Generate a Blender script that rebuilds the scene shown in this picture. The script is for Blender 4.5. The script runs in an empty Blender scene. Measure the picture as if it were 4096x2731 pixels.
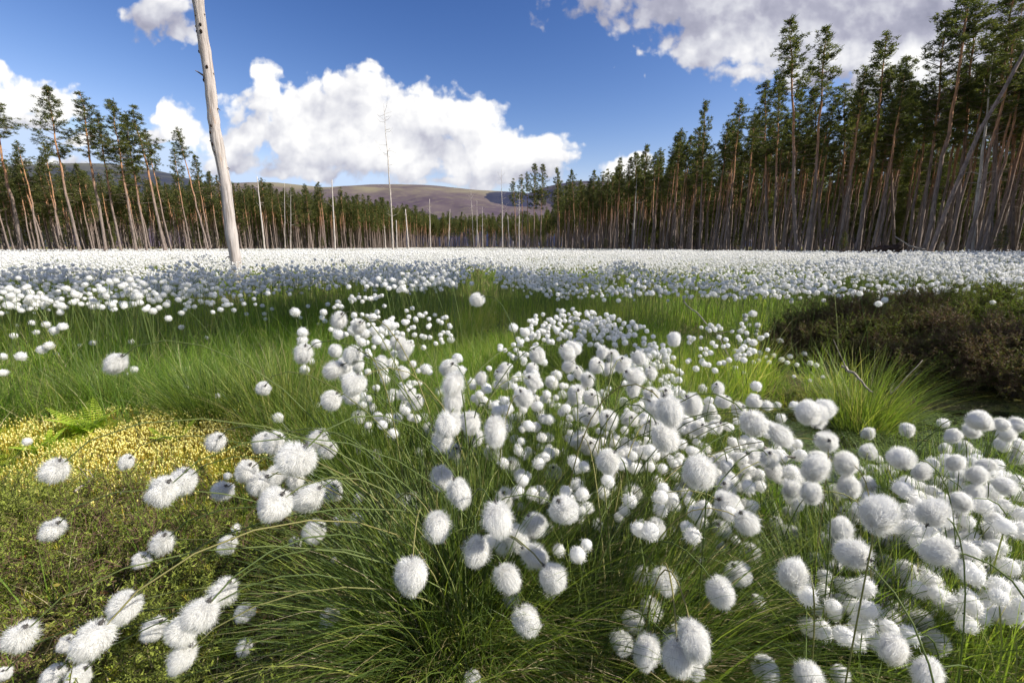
import bpy, math, random
import numpy as np
from mathutils import Vector, Matrix, Quaternion

rng = np.random.default_rng(11)
random.seed(5)
R_ = math.radians
sc = bpy.context.scene
C = sc.collection

# ------------------------------------------------------------------ camera, sky, sun, exposure
CAM_H = 0.80
FPX = 1820.0                      # focal length in pixels of the 4096 wide photograph
PITCH = math.atan((1365.5 - 986.0) / FPX)
CP, SP = math.cos(PITCH), math.sin(PITCH)
cam = bpy.data.cameras.new('camera')
cam.sensor_width = 36.0
cam.lens = 36.0 * FPX / 4096.0
cam.clip_start = 0.02
cam.clip_end = 30000
camo = bpy.data.objects.new('camera', cam)
C.objects.link(camo)
camo.location = (0, 0, CAM_H)
camo.rotation_euler = (math.pi / 2 - PITCH, 0, 0)
sc.camera = camo

SUN_AZ = R_(104)                  # clockwise from the view direction (+Y)
SUN_EL = R_(39)
sd = Vector((math.sin(SUN_AZ) * math.cos(SUN_EL), math.cos(SUN_AZ) * math.cos(SUN_EL), math.sin(SUN_EL)))
sun = bpy.data.lights.new('sun', 'SUN')
sun.energy = 4.6
sun.angle = R_(0.55)
sun.color = (1.0, 0.95, 0.86)
suno = bpy.data.objects.new('sun', sun)
C.objects.link(suno)
suno.rotation_mode = 'QUATERNION'
suno.rotation_quaternion = sd.to_track_quat('Z', 'Y')
sc.view_settings.view_transform = 'Standard'
sc.view_settings.look = 'None'
sc.view_settings.exposure = 0.76
sc.view_settings.gamma = 1.0
sc.view_settings.use_curve_mapping = False
sc.cycles.max_bounces = 7
sc.cycles.diffuse_bounces = 4
sc.cycles.glossy_bounces = 2
sc.cycles.transmission_bounces = 4
sc.cycles.sample_clamp_indirect = 6.0

SKY_K, CLOUD_K = 0.12, 0.60
sc.cycles.use_adaptive_sampling = True
sc.cycles.adaptive_threshold = 0.03


class NT:
    """small helper to write node graphs"""
    def __init__(s, tree):
        s.t = tree; s.n = tree.nodes; s.l = tree.links

    def node(s, typ, **kw):
        n = s.n.new(typ)
        for k, v in kw.items():
            setattr(n, k, v)
        return n

    def put(s, sock, v):
        if isinstance(v, bpy.types.NodeSocket):
            s.l.new(v, sock)
        elif v is not None:
            sock.default_value = v

    def m(s, op, a, b=None, c=None, clamp=False):
        n = s.node('ShaderNodeMath', operation=op, use_clamp=clamp)
        s.put(n.inputs[0], a); s.put(n.inputs[1], b)
        if c is not None: s.put(n.inputs[2], c)
        return n.outputs[0]

    def v(s, op, a, b=None, scale=None):
        n = s.node('ShaderNodeVectorMath', operation=op)
        s.put(n.inputs[0], a)
        if b is not None: s.put(n.inputs[1], b)
        if scale is not None: s.put(n.inputs['Scale'], scale)
        return n.outputs['Value'] if op in ('DOT_PRODUCT', 'LENGTH', 'DISTANCE') else n.outputs[0]

    def xyz(s, x, y, z):
        n = s.node('ShaderNodeCombineXYZ')
        s.put(n.inputs[0], x); s.put(n.inputs[1], y); s.put(n.inputs[2], z)
        return n.outputs[0]

    def sep(s, v):
        n = s.node('ShaderNodeSeparateXYZ'); s.put(n.inputs[0], v)
        return n.outputs

    def noise(s, vec, scale, detail=4, rough=0.5, color=False, lac=2.0):
        n = s.node('ShaderNodeTexNoise')
        s.put(n.inputs['Vector'], vec); n.inputs['Scale'].default_value = scale
        n.inputs['Detail'].default_value = detail; n.inputs['Roughness'].default_value = rough
        n.inputs['Lacunarity'].default_value = lac
        return n.outputs['Color'] if color else n.outputs[0]

    def ramp(s, f, stops, interp='LINEAR'):
        n = s.node('ShaderNodeValToRGB'); s.put(n.inputs[0], f)
        n.color_ramp.interpolation = interp
        e = n.color_ramp.elements
        while len(e) > 1: e.remove(e[-1])
        e[0].position = stops[0][0]; e[0].color = (*stops[0][1], 1)
        for p, c in stops[1:]:
            q = e.new(p); q.color = (*c, 1)
        return n.outputs[0]

    def mixc(s, f, a, b, mode='MIX'):
        n = s.node('ShaderNodeMix', data_type='RGBA', blend_type=mode)
        s.put(n.inputs[0], f)
        s.put(n.inputs[6], a if isinstance(a, bpy.types.NodeSocket) else (*a, 1))
        s.put(n.inputs[7], b if isinstance(b, bpy.types.NodeSocket) else (*b, 1))
        return n.outputs[2]

    def sstep(s, f, lo, hi):
        n = s.node('ShaderNodeMapRange', interpolation_type='SMOOTHSTEP')
        s.put(n.inputs[0], f); n.inputs[1].default_value = lo; n.inputs[2].default_value = hi
        return n.outputs[0]


# clouds: (centre x, centre y, radius x, radius y, weight) measured on the sky, kept as directions
CLOUDS = [
    (1060, 285, 68, 55, .75), (1065, 375, 70, 80, .85), (1180, 440, 150, 90, 1), (1450, 385, 150, 105, 1), (1330, 520, 360, 150, 1.1),
    (1680, 480, 210, 130, 1), (1860, 520, 170, 115, 1), (2000, 600, 190, 105, 1), (2160, 610, 125, 95, 1),
    (1000, 560, 190, 100, 1), (930, 640, 120, 60, .9), (1520, 610, 520, 95, 1.1), (2040, 670, 230, 75, 1),
    (1250, 690, 330, 45, .8), (1750, 715, 300, 35, .6),
    (650, 85, 125, 85, 1.0), (735, 140, 85, 60, .95), (640, 15, 85, 55, .95), (700, 40, 80, 50, .9),
    (0, 300, 85, 65, .9), (50, 400, 180, 85, 1), (210, 410, 120, 75, 1), (60, 480, 200, 60, .8), (290, 560, 120, 40, .7), (200, 650, 260, 45, .8),
    (690, 455, 78, 68, 1), (725, 520, 92, 62, 1), (640, 560, 70, 40, .85),
    (2530, 680, 110, 50, 1),
    (2880, 20, 220, 105, 1), (3000, 130, 270, 150, 1), (3450, 30, 800, 190, 1.2), (3350, 220, 480, 140, 1),
    (2770, 215, 110, 90, .8), (3700, 240, 420, 170, 1.1), (4000, 60, 500, 260, 1.2), (3000, 285, 170, 70, .7), (4300, 300, 500, 200, 1),
]


def build_world():
    w = bpy.data.worlds.new('World')
    sc.world = w
    w.use_nodes = True
    w.node_tree.nodes.clear()
    w.cycles.sampling_method = 'MANUAL'
    w.cycles.sample_map_resolution = 512

    def noise2(q, vec, scale, detail, rough, color=False):
        n = q.node('ShaderNodeTexNoise', noise_dimensions='2D')
        q.put(n.inputs['Vector'], vec); n.inputs['Scale'].default_value = scale
        n.inputs['Detail'].default_value = detail; n.inputs['Roughness'].default_value = rough
        return n.outputs['Color'] if color else n.outputs[0]
    # density of the clouds over a world-fixed plane of directions
    g = bpy.data.node_groups.new('cloud_density', 'ShaderNodeTree')
    g.interface.new_socket(name='Vec', in_out='INPUT', socket_type='NodeSocketVector')
    g.interface.new_socket(name='D', in_out='OUTPUT', socket_type='NodeSocketFloat')
    q = NT(g)
    gi = q.node('NodeGroupInput'); go = q.node('NodeGroupOutput')
    p0 = gi.outputs[0]
    wn = noise2(q, p0, 6.0, 4, .6, color=True)
    p = q.v('ADD', p0, q.v('SCALE', q.v('SUBTRACT', wn, (.5, .5, .5)), scale=0.075))
    acc = None
    for (cx, cy, rx, ry, wt) in CLOUDS:
        u, v = (cx - 2048) / FPX, (1365.5 - cy) / FPX
        n = q.node('ShaderNodeVectorMath', operation='MULTIPLY_ADD')
        q.put(n.inputs[0], p); n.inputs[1].default_value = (FPX / rx, FPX / ry, 0); n.inputs[2].default_value = (-u * FPX / rx, -v * FPX / ry, 0)
        f = q.m('MULTIPLY_ADD', q.v('LENGTH', n.outputs[0]), -1.0, 1.45 * wt)
        acc = f if acc is None else q.m('SMOOTH_MAX', acc, f, 0.25)
    acc = q.m('MINIMUM', acc, 1.35)
    n1 = noise2(q, p0, 10.0, 7, .56)
    vo = q.node('ShaderNodeTexVoronoi', feature='SMOOTH_F1', voronoi_dimensions='2D')
    q.put(vo.inputs['Vector'], p); vo.inputs['Scale'].default_value = 19.0
    vo.inputs['Smoothness'].default_value = .6; vo.inputs['Detail'].default_value = 2.0
    vo.inputs['Roughness'].default_value = .5
    s = q.m('ADD', acc, q.m('MULTIPLY', q.m('SUBTRACT', n1, .5), 1.5))
    s = q.m('ADD', s, q.m('MULTIPLY', q.m('SUBTRACT', .40, vo.outputs['Distance']), .60))
    q.put(go.inputs[0], s)

    t = NT(w.node_tree)
    out = t.node('ShaderNodeOutputWorld')
    sky = t.node('ShaderNodeTexSky', sky_type='NISHITA')
    sky.sun_disc = False
    sky.sun_elevation = SUN_EL
    sky.sun_rotation = SUN_AZ
    sky.altitude = 600
    sky.air_density = 1.1; sky.dust_density = 0.8; sky.ozone_density = 4.0
    hs = t.node('ShaderNodeHueSaturation'); hs.inputs['Saturation'].default_value = 1.0; hs.inputs['Value'].default_value = 1.0
    hs.inputs['Hue'].default_value = .5
    t.l.new(sky.outputs[0], hs.inputs['Color'])
    bg = t.node('ShaderNodeBackground'); bg.inputs[1].default_value = SKY_K / .12
    # the deep polarised blue of the photograph: a response curve on the physical sky
    r3 = t.sep(t.v('MULTIPLY', hs.outputs[0], (.156, .127, .127)))
    cur = [t.m('MINIMUM', t.m('MULTIPLY', t.m('POWER', r3[i], g_), a_), m_) for i, (g_, a_, m_) in enumerate(((2.2, 2.33, .36), (1.8, 1.32, .45), (1.45, .88, .60)))]
    t.l.new(t.xyz(*cur), bg.inputs[0])
    D = t.node('ShaderNodeTexCoord').outputs['Generated']
    dF = t.v('DOT_PRODUCT', D, (0, CP, -SP))
    dU = t.v('DOT_PRODUCT', D, (0, SP, CP))
    x, y, z = t.sep(D)
    dFc = t.m('MAXIMUM', dF, 0.02)
    uv = t.xyz(t.m('DIVIDE', x, dFc), t.m('DIVIDE', dU, dFc), 0.0)

    def dens(vec):
        n = t.node('ShaderNodeGroup'); n.node_tree = g
        t.put(n.inputs[0], vec)
        return n.outputs[0]
    d0 = dens(uv)
    d1 = dens(t.v('ADD', uv, (0.028, 0.058, 0)))
    alpha = t.sstep(d0, .10, .52)
    # light from the upper right: thinner towards the light = brighter
    rel = t.m('SUBTRACT', d0, d1)
    lit = t.m('ADD', t.m('MULTIPLY', rel, 0.36), .80)
    big = noise2(t, uv, 4.6, 4, .55)
    lit = t.m('ADD', lit, t.m('MULTIPLY', t.m('SUBTRACT', big, .53), .95))
    high = t.sstep(t.m('DIVIDE', dU, dFc), .60, .74)
    lit = t.m('SUBTRACT', lit, t.m('MULTIPLY', high, .50), clamp=True)
    col = t.ramp(lit, [(0.0, (.30, .31, .41)), (.35, (.45, .455, .56)), (.6, (.68, .69, .76)), (.85, (.93, .93, .95)), (1.0, (1.08, 1.07, 1.05))])
    bc = t.node('ShaderNodeBackground'); bc.inputs[1].default_value = CLOUD_K
    t.l.new(col, bc.inputs[0])
    mx = t.node('ShaderNodeMixShader')
    t.l.new(alpha, mx.inputs[0]); t.l.new(bg.outputs[0], mx.inputs[1]); t.l.new(bc.outputs[0], mx.inputs[2])
    # scattered clouds over the rest of the sky
    zc = t.m('MAXIMUM', z, .05)
    pl = t.xyz(t.m('DIVIDE', x, zc), t.m('DIVIDE', y, zc), 3.0)
    rest = t.m('MULTIPLY', t.sstep(noise2(t, pl, 0.9, 4, .55), .5, .62), t.sstep(z, .02, .2))
    bc2 = t.node('ShaderNodeBackground'); bc2.inputs[0].default_value = (.8, .81, .85, 1); bc2.inputs[1].default_value = CLOUD_K
    m2 = t.node('ShaderNodeMixShader')
    t.l.new(rest, m2.inputs[0]); t.l.new(bg.outputs[0], m2.inputs[1]); t.l.new(bc2.outputs[0], m2.inputs[2])
    front = t.m('MULTIPLY', t.m('GREATER_THAN', dF, .45), t.m('GREATER_THAN', z, -.05))
    m3 = t.node('ShaderNodeMixShader')
    t.l.new(front, m3.inputs[0]); t.l.new(m2.outputs[0], m3.inputs[1]); t.l.new(mx.outputs[0], m3.inputs[2])
    t.l.new(m3.outputs[0], out.inputs[0])


build_world()


# ------------------------------------------------------------------ photograph pixel <-> place
def proj(P):
    P = np.atleast_2d(P)
    zc = P[:, 1] * CP - (P[:, 2] - CAM_H) * SP
    yc = P[:, 1] * SP + (P[:, 2] - CAM_H) * CP
    zc = np.where(zc < 1e-3, 1e-3, zc)
    return 2048 + FPX * P[:, 0] / zc, 1365.5 - FPX * yc / zc, zc


def at_depth(px, py, zc):
    a, b = (px - 2048) / FPX * zc, (1365.5 - py) / FPX * zc
    return np.array([a, zc * CP + b * SP, CAM_H - zc * SP + b * CP])


def at_height(px, py, Z):
    k = (1365.5 - py) / FPX
    den = k * CP - SP
    zc = (Z - CAM_H) / den
    return at_depth(px, py, zc)


# ------------------------------------------------------------------ mesh helpers
class Buf:
    def __init__(s):
        s.V = []; s.T = []; s.Q = []; s.A = []; s.n = 0

    def add(s, V, T=None, Q=None, tint=0.5):
        V = np.asarray(V, float).reshape(-1, 3)
        if T is not None and len(T): s.T.append(np.asarray(T, int).reshape(-1, 3) + s.n)
        if Q is not None and len(Q): s.Q.append(np.asarray(Q, int).reshape(-1, 4) + s.n)
        s.V.append(V)
        s.A.append(np.broadcast_to(np.asarray(tint, float), (len(V),)) if np.ndim(tint) == 0 else np.asarray(tint, float))
        s.n += len(V)
        return s

    def arrays(s):
        V = np.concatenate(s.V); A = np.concatenate(s.A)
        T = np.concatenate(s.T) if s.T else np.zeros((0, 3), int)
        Q = np.concatenate(s.Q) if s.Q else np.zeros((0, 4), int)
        return V, T, Q, A

    def mesh(s, name, mat, smooth=True):
        V, T, Q, A = s.arrays()
        me = bpy.data.meshes.new(name)
        me.vertices.add(len(V)); me.vertices.foreach_set('co', V.astype(np.float32).ravel())
        nl = len(T) * 3 + len(Q) * 4
        me.loops.add(nl)
        me.loops.foreach_set('vertex_index', np.concatenate([T.ravel(), Q.ravel()]).astype(np.int32))
        me.polygons.add(len(T) + len(Q))
        st = np.concatenate([np.arange(len(T)) * 3, len(T) * 3 + np.arange(len(Q)) * 4]).astype(np.int32)
        me.polygons.foreach_set('loop_start', st)
        me.polygons.foreach_set('use_smooth', np.full(len(st), smooth, bool))
        at = me.attributes.new('tint', 'FLOAT', 'POINT')
        at.data.foreach_set('value', A.astype(np.float32))
        me.update(calc_edges=True)
        me.materials.append(mat)
        return me


def link(name, me, parent=None, loc=None):
    o = bpy.data.objects.new(name, me)
    C.objects.link(o)
    if parent is not None: o.parent = parent
    if loc is not None: o.location = loc
    return o


def tag(o, label=None, cat=None, group=None, kind=None):
    if label: o['label'] = label
    if cat: o['category'] = cat
    if group: o['group'] = group
    if kind: o['kind'] = kind
    return o


def empty(name, loc, label, cat, group=None):
    o = bpy.data.objects.new(name, None)
    o.empty_display_size = 0.05
    C.objects.link(o)
    o.location = loc
    return tag(o, label, cat, group)


def stamp(buf, src, Rm, loc, tint=None):
    """copy a small source mesh (arrays) many times into one mesh"""
    V, T, Q, A = src
    k, n = len(loc), len(V)
    W = np.einsum('kij,nj->kni', Rm, V) + loc[:, None, :]
    off = (np.arange(k) * n)[:, None, None]
    t = (A[None, :] + (0 if tint is None else tint[:, None])) * np.ones((k, 1))
    buf.add(W.reshape(-1, 3), (T[None] + off).reshape(-1, 3) if len(T) else None, (Q[None] + off).reshape(-1, 4) if len(Q) else None, t.ravel())


def rotz(a, s=1.0, sz=None):
    a = np.asarray(a); s = np.broadcast_to(s, a.shape); sz = s if sz is None else np.broadcast_to(sz, a.shape)
    M = np.zeros((len(a), 3, 3))
    M[:, 0, 0] = np.cos(a) * s; M[:, 0, 1] = -np.sin(a) * s; M[:, 1, 0] = np.sin(a) * s; M[:, 1, 1] = np.cos(a) * s; M[:, 2, 2] = sz
    return M


def frames(d, roll=None):
    """rotation matrices whose Z column is d"""
    d = d / np.linalg.norm(d, axis=1, keepdims=True)
    a = np.where(np.abs(d[:, 2:3]) < .9, np.array([[0, 0, 1.]]), np.array([[1., 0, 0]]))
    x = np.cross(a, d); x /= np.linalg.norm(x, axis=1, keepdims=True)
    y = np.cross(d, x)
    if roll is not None:
        c, s = np.cos(roll)[:, None], np.sin(roll)[:, None]
        x, y = x * c + y * s, y * c - x * s
    return np.stack([x, y, d], axis=2)


def ribbons(buf, P, W, side=None, tint=0.5):
    """P (N,S,3) spines, W (N,S) half widths"""
    N, S, _ = P.shape
    if side is None:
        a = rng.uniform(0, 2 * math.pi, N)
        side = np.stack([np.cos(a), np.sin(a), np.zeros(N)], 1)
    L = P - side[:, None, :] * W[:, :, None]; Rr = P + side[:, None, :] * W[:, :, None]
    V = np.stack([L, Rr], 2).reshape(-1, 3)
    b = (np.arange(N) * S * 2)[:, None] + (np.arange(S - 1) * 2)[None, :]
    Q = np.stack([b, b + 1, b + 3, b + 2], -1).reshape(-1, 4)
    t = np.asarray(tint, float)
    if t.ndim == 1: t = np.repeat(t, S * 2)
    elif t.ndim == 2: t = np.repeat(t.reshape(-1), 2)
    else: t = np.full(N * S * 2, float(t))
    buf.add(V, None, Q, t)


def tube(buf, pts, rad, sides=6, tint=0.5, cap=True):
    pts = np.asarray(pts, float); n = len(pts)
    rad = np.broadcast_to(rad, (n,))
    d = np.gradient(pts, axis=0)
    F = frames(d + 1e-9)
    # keep the frames from twisting
    X = F[:, :, 0].copy()
    for i in range(1, n):
        z = F[i, :, 2]; x = X[i - 1] - z * (X[i - 1] @ z); X[i] = x / (np.linalg.norm(x) + 1e-12)
    Y = np.cross(F[:, :, 2], X)
    a = np.arange(sides) * 2 * math.pi / sides
    V = pts[:, None] + rad[:, None, None] * (X[:, None] * np.cos(a)[None, :, None] + Y[:, None] * np.sin(a)[None, :, None])
    i = np.arange(n - 1)[:, None] * sides; j = np.arange(sides)[None]; k = (j + 1) % sides
    Q = np.stack([i + j, i + k, i + sides + k, i + sides + j], -1).reshape(-1, 4)
    V = V.reshape(-1, 3)
    tt = np.repeat(np.broadcast_to(tint, (n,)), sides)
    T = None
    if cap:
        V = np.vstack([V, pts[-1:] + d[-1:] * 0.02]); tt = np.append(tt, tt[-1])
        T = np.array([[(n - 1) * sides + q, (n - 1) * sides + (q + 1) % sides, n * sides] for q in range(sides)])
    buf.add(V, T, Q, tt)


def ico(sub=1):
    import bmesh
    bm = bmesh.new(); bmesh.ops.create_icosphere(bm, subdivisions=sub, radius=1.0)
    V = np.array([v.co[:] for v in bm.verts]); T = np.array([[v.index for v in f.verts] for f in bm.faces]); bm.free()
    return V, T


def vnoise(x, y, seed=0):
    """smooth value noise, for laying out plants and ground"""
    xi, yi = np.floor(x).astype(np.int64), np.floor(y).astype(np.int64)
    fx, fy = x - xi, y - yi
    fx, fy = fx * fx * (3 - 2 * fx), fy * fy * (3 - 2 * fy)

    def h(a, b):
        n = (a * 374761393 + b * 668265263 + seed * 144665) & 0x7fffffff
        n = ((n ^ (n >> 13)) * 1274126177) & 0x7fffffff
        return ((n ^ (n >> 16)) & 0xffff) / 65535.0
    return (h(xi, yi) * (1 - fx) + h(xi + 1, yi) * fx) * (1 - fy) + (h(xi, yi + 1) * (1 - fx) + h(xi + 1, yi + 1) * fx) * fy


def fbm(x, y, seed=0, o=3):
    return sum(vnoise(x * 2 ** i, y * 2 ** i, seed + i) * .5 ** i for i in range(o)) / sum(.5 ** i for i in range(o))


# ------------------------------------------------------------------ materials
def mat(name):
    m = bpy.data.materials.new(name); m.use_nodes = True
    m.node_tree.nodes.clear()
    t = NT(m.node_tree)
    t.out = t.node('ShaderNodeOutputMaterial')
    return m, t


def tint_of(t):
    return t.node('ShaderNodeAttribute', attribute_name='tint').outputs['Fac']


def leafy(name, stops, trans=.45, rough=.55, spec=.25, tcol=1.35):
    """thin leaves that let light through"""
    m, t = mat(name)
    col = t.ramp(tint_of(t), stops)
    pb = t.node('ShaderNodeBsdfPrincipled')
    t.l.new(col, pb.inputs['Base Color'])
    pb.inputs['Roughness'].default_value = rough
    pb.inputs['Specular IOR Level'].default_value = spec
    tr = t.node('ShaderNodeBsdfTranslucent')
    c2 = t.v('SCALE', t.v('MULTIPLY', col, (1.08, 1.15, .55)), scale=tcol)
    t.l.new(c2, tr.inputs[0])
    mx = t.node('ShaderNodeMixShader'); mx.inputs[0].default_value = trans
    t.l.new(pb.outputs[0], mx.inputs[1]); t.l.new(tr.outputs[0], mx.inputs[2])
    t.l.new(mx.outputs[0], t.out.inputs[0])
    return m


M_grass = leafy('sedge_blades', [(0, (.036, .062, .020)), (.35, (.090, .135, .034)), (.65, (.19, .25, .044)), (.8, (.30, .33, .07)), (.9, (.42, .33, .18)), (1, (.62, .51, .35))], spec=.35, rough=.45)
M_mead = leafy('meadow_grass', [(0, (.050, .095, .018)), (.35, (.122, .205, .028)), (.65, (.215, .310, .040)), (.86, (.42, .40, .09)), (1, (.66, .56, .36))], rough=.5, tcol=1.75)
M_stalk = leafy('flower_stalk', [(0, (.075, .11, .03)), (.6, (.14, .18, .055)), (1, (.26, .23, .09))], trans=.2, spec=.2)
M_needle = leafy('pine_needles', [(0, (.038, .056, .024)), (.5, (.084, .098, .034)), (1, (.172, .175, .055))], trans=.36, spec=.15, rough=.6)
M_heath = leafy('heather_leaf', [(0, (.085, .056, .040)), (.3, (.185, .115, .080)), (.5, (.10, .105, .036)), (.8, (.17, .22, .04)), (1, (.27, .31, .06))], trans=.25, spec=.12)
M_moss = leafy('haircap_moss', [(0, (.16, .24, .03)), (.35, (.38, .42, .05)), (.6, (.50, .34, .05)), (.8, (.62, .54, .12)), (1, (.86, .80, .38))], trans=.3)
M_fern = leafy('fern_leaf', [(0, (.26, .36, .04)), (1, (.48, .58, .08))], trans=.5)
M_sprig = leafy('berry_leaf', [(0, (.14, .22, .04)), (.5, (.30, .28, .06)), (1, (.42, .18, .07))], trans=.4)

# cotton: warm white fibres
M_cotton, t = mat('cotton_fibre')
ti = tint_of(t)
col = t.ramp(ti, [(0, (.60, .51, .42)), (.35, (.82, .78, .71)), (.7, (.90, .89, .86)), (1, (.935, .93, .915))])
df = t.node('ShaderNodeBsdfDiffuse'); t.l.new(col, df.inputs[0])
tr = t.node('ShaderNodeBsdfTranslucent'); t.l.new(col, tr.inputs[0])
mx = t.node('ShaderNodeMixShader'); mx.inputs[0].default_value = .56
t.l.new(df.outputs[0], mx.inputs[1]); t.l.new(tr.outputs[0], mx.inputs[2]); t.l.new(mx.outputs[0], t.out.inputs[0])

M_bract, t = mat('dark_bract')
pb = t.node('ShaderNodeBsdfPrincipled'); pb.inputs['Base Color'].default_value = (.055, .05, .045, 1); pb.inputs['Roughness'].default_value = .7
t.l.new(pb.outputs[0], t.out.inputs[0])


def bark(name, stops, dark, scale=(14, 14, 3), rough=.85, bump=.4, spots=None):
    m, t = mat(name)
    co = t.node('ShaderNodeTexCoord').outputs['Object']
    base = t.ramp(tint_of(t), stops)
    n = t.noise(t.v('MULTIPLY', co, scale), 1.0, 6, .65)
    c = t.mixc(t.sstep(n, .42, .66), base, t.mixc(.72, base, dark))
    if spots:
        n2 = t.noise(t.v('MULTIPLY', co, (9, 9, 2.2)), 1.0, 3, .5)
        c = t.mixc(t.m('MULTIPLY', t.sstep(n2, .60, .72), .7), c, spots)
    pb = t.node('ShaderNodeBsdfPrincipled'); t.l.new(c, pb.inputs['Base Color'])
    pb.inputs['Roughness'].default_value = rough; pb.inputs['Specular IOR Level'].default_value = .2
    b = t.node('ShaderNodeBump'); b.inputs['Strength'].default_value = bump; b.inputs['Distance'].default_value = .02
    t.l.new(n, b.inputs['Height']); t.l.new(b.outputs[0], pb.inputs['Normal'])
    t.l.new(pb.outputs[0], t.out.inputs[0])
    return m


M_bark = bark('pine_bark', [(0, (.25, .20, .175)), (.35, (.28, .20, .16)), (.62, (.46, .24, .13)), (1, (.50, .26, .12))], (.075, .055, .045))
M_dead = bark('silvered_wood', [(0, (.46, .40, .37)), (.5, (.52, .465, .43)), (1, (.44, .40, .38))], (.17, .14, .12), scale=(26, 26, 1.3), spots=(.40, .25, .15), bump=.9)
M_deadf = bark('weathered_wood', [(0, (.48, .43, .39)), (1, (.60, .55, .50))], (.24, .19, .15), scale=(9, 9, 2.0), bump=.2)
M_twig = bark('dead_twig', [(0, (.13, .10, .08)), (1, (.42, .37, .31))], (.08, .06, .05), scale=(60, 60, 30))
M_root = bark('torn_roots', [(0, (.030, .018, .012)), (1, (.075, .045, .030))], (.012, .008, .006), scale=(6, 6, 6), bump=.8)


# ------------------------------------------------------------------ ground
POOL_C = np.array([at_height(3560, 1760, 0.0)[:2], at_height(4150, 1800, 0.0)[:2], at_height(3050, 1900, 0.0)[:2]])


def pool_f(x, y):
    a = ((x - 1.85) / 1.15) ** 2 + ((y - 1.72) / .42) ** 2
    b = ((x - 1.0) / .45) ** 2 + ((y - 1.45) / .25) ** 2
    return np.minimum(a, b) + (fbm(x * 3, y * 3, 7) - .5) * .5     # <1 inside


def gz(x, y):
    x = np.asarray(x, float); y = np.asarray(y, float)
    d = np.hypot(x, y)
    h = .05 + (fbm(x * 1.3, y * 1.3, 3) - .5) * .12 + (fbm(x * 7, y * 7, 9) - .5) * .035
    h = h + .07 * np.exp(-(((x + 1.6) / .7) ** 2 + ((y - 1.7) / .3) ** 2))
    w = np.clip((1.35 - pool_f(x, y)) / .5, 0, 1)
    h = h * (1 - w) + (-.06) * w
    far = np.clip((d - 25) / 60, 0, 1)
    return h * (1 - far) + far * (.05 + .5 * (fbm(x * .04, y * .04, 5) - .5) * np.clip((d - 85) / 60, 0, 1))


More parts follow.
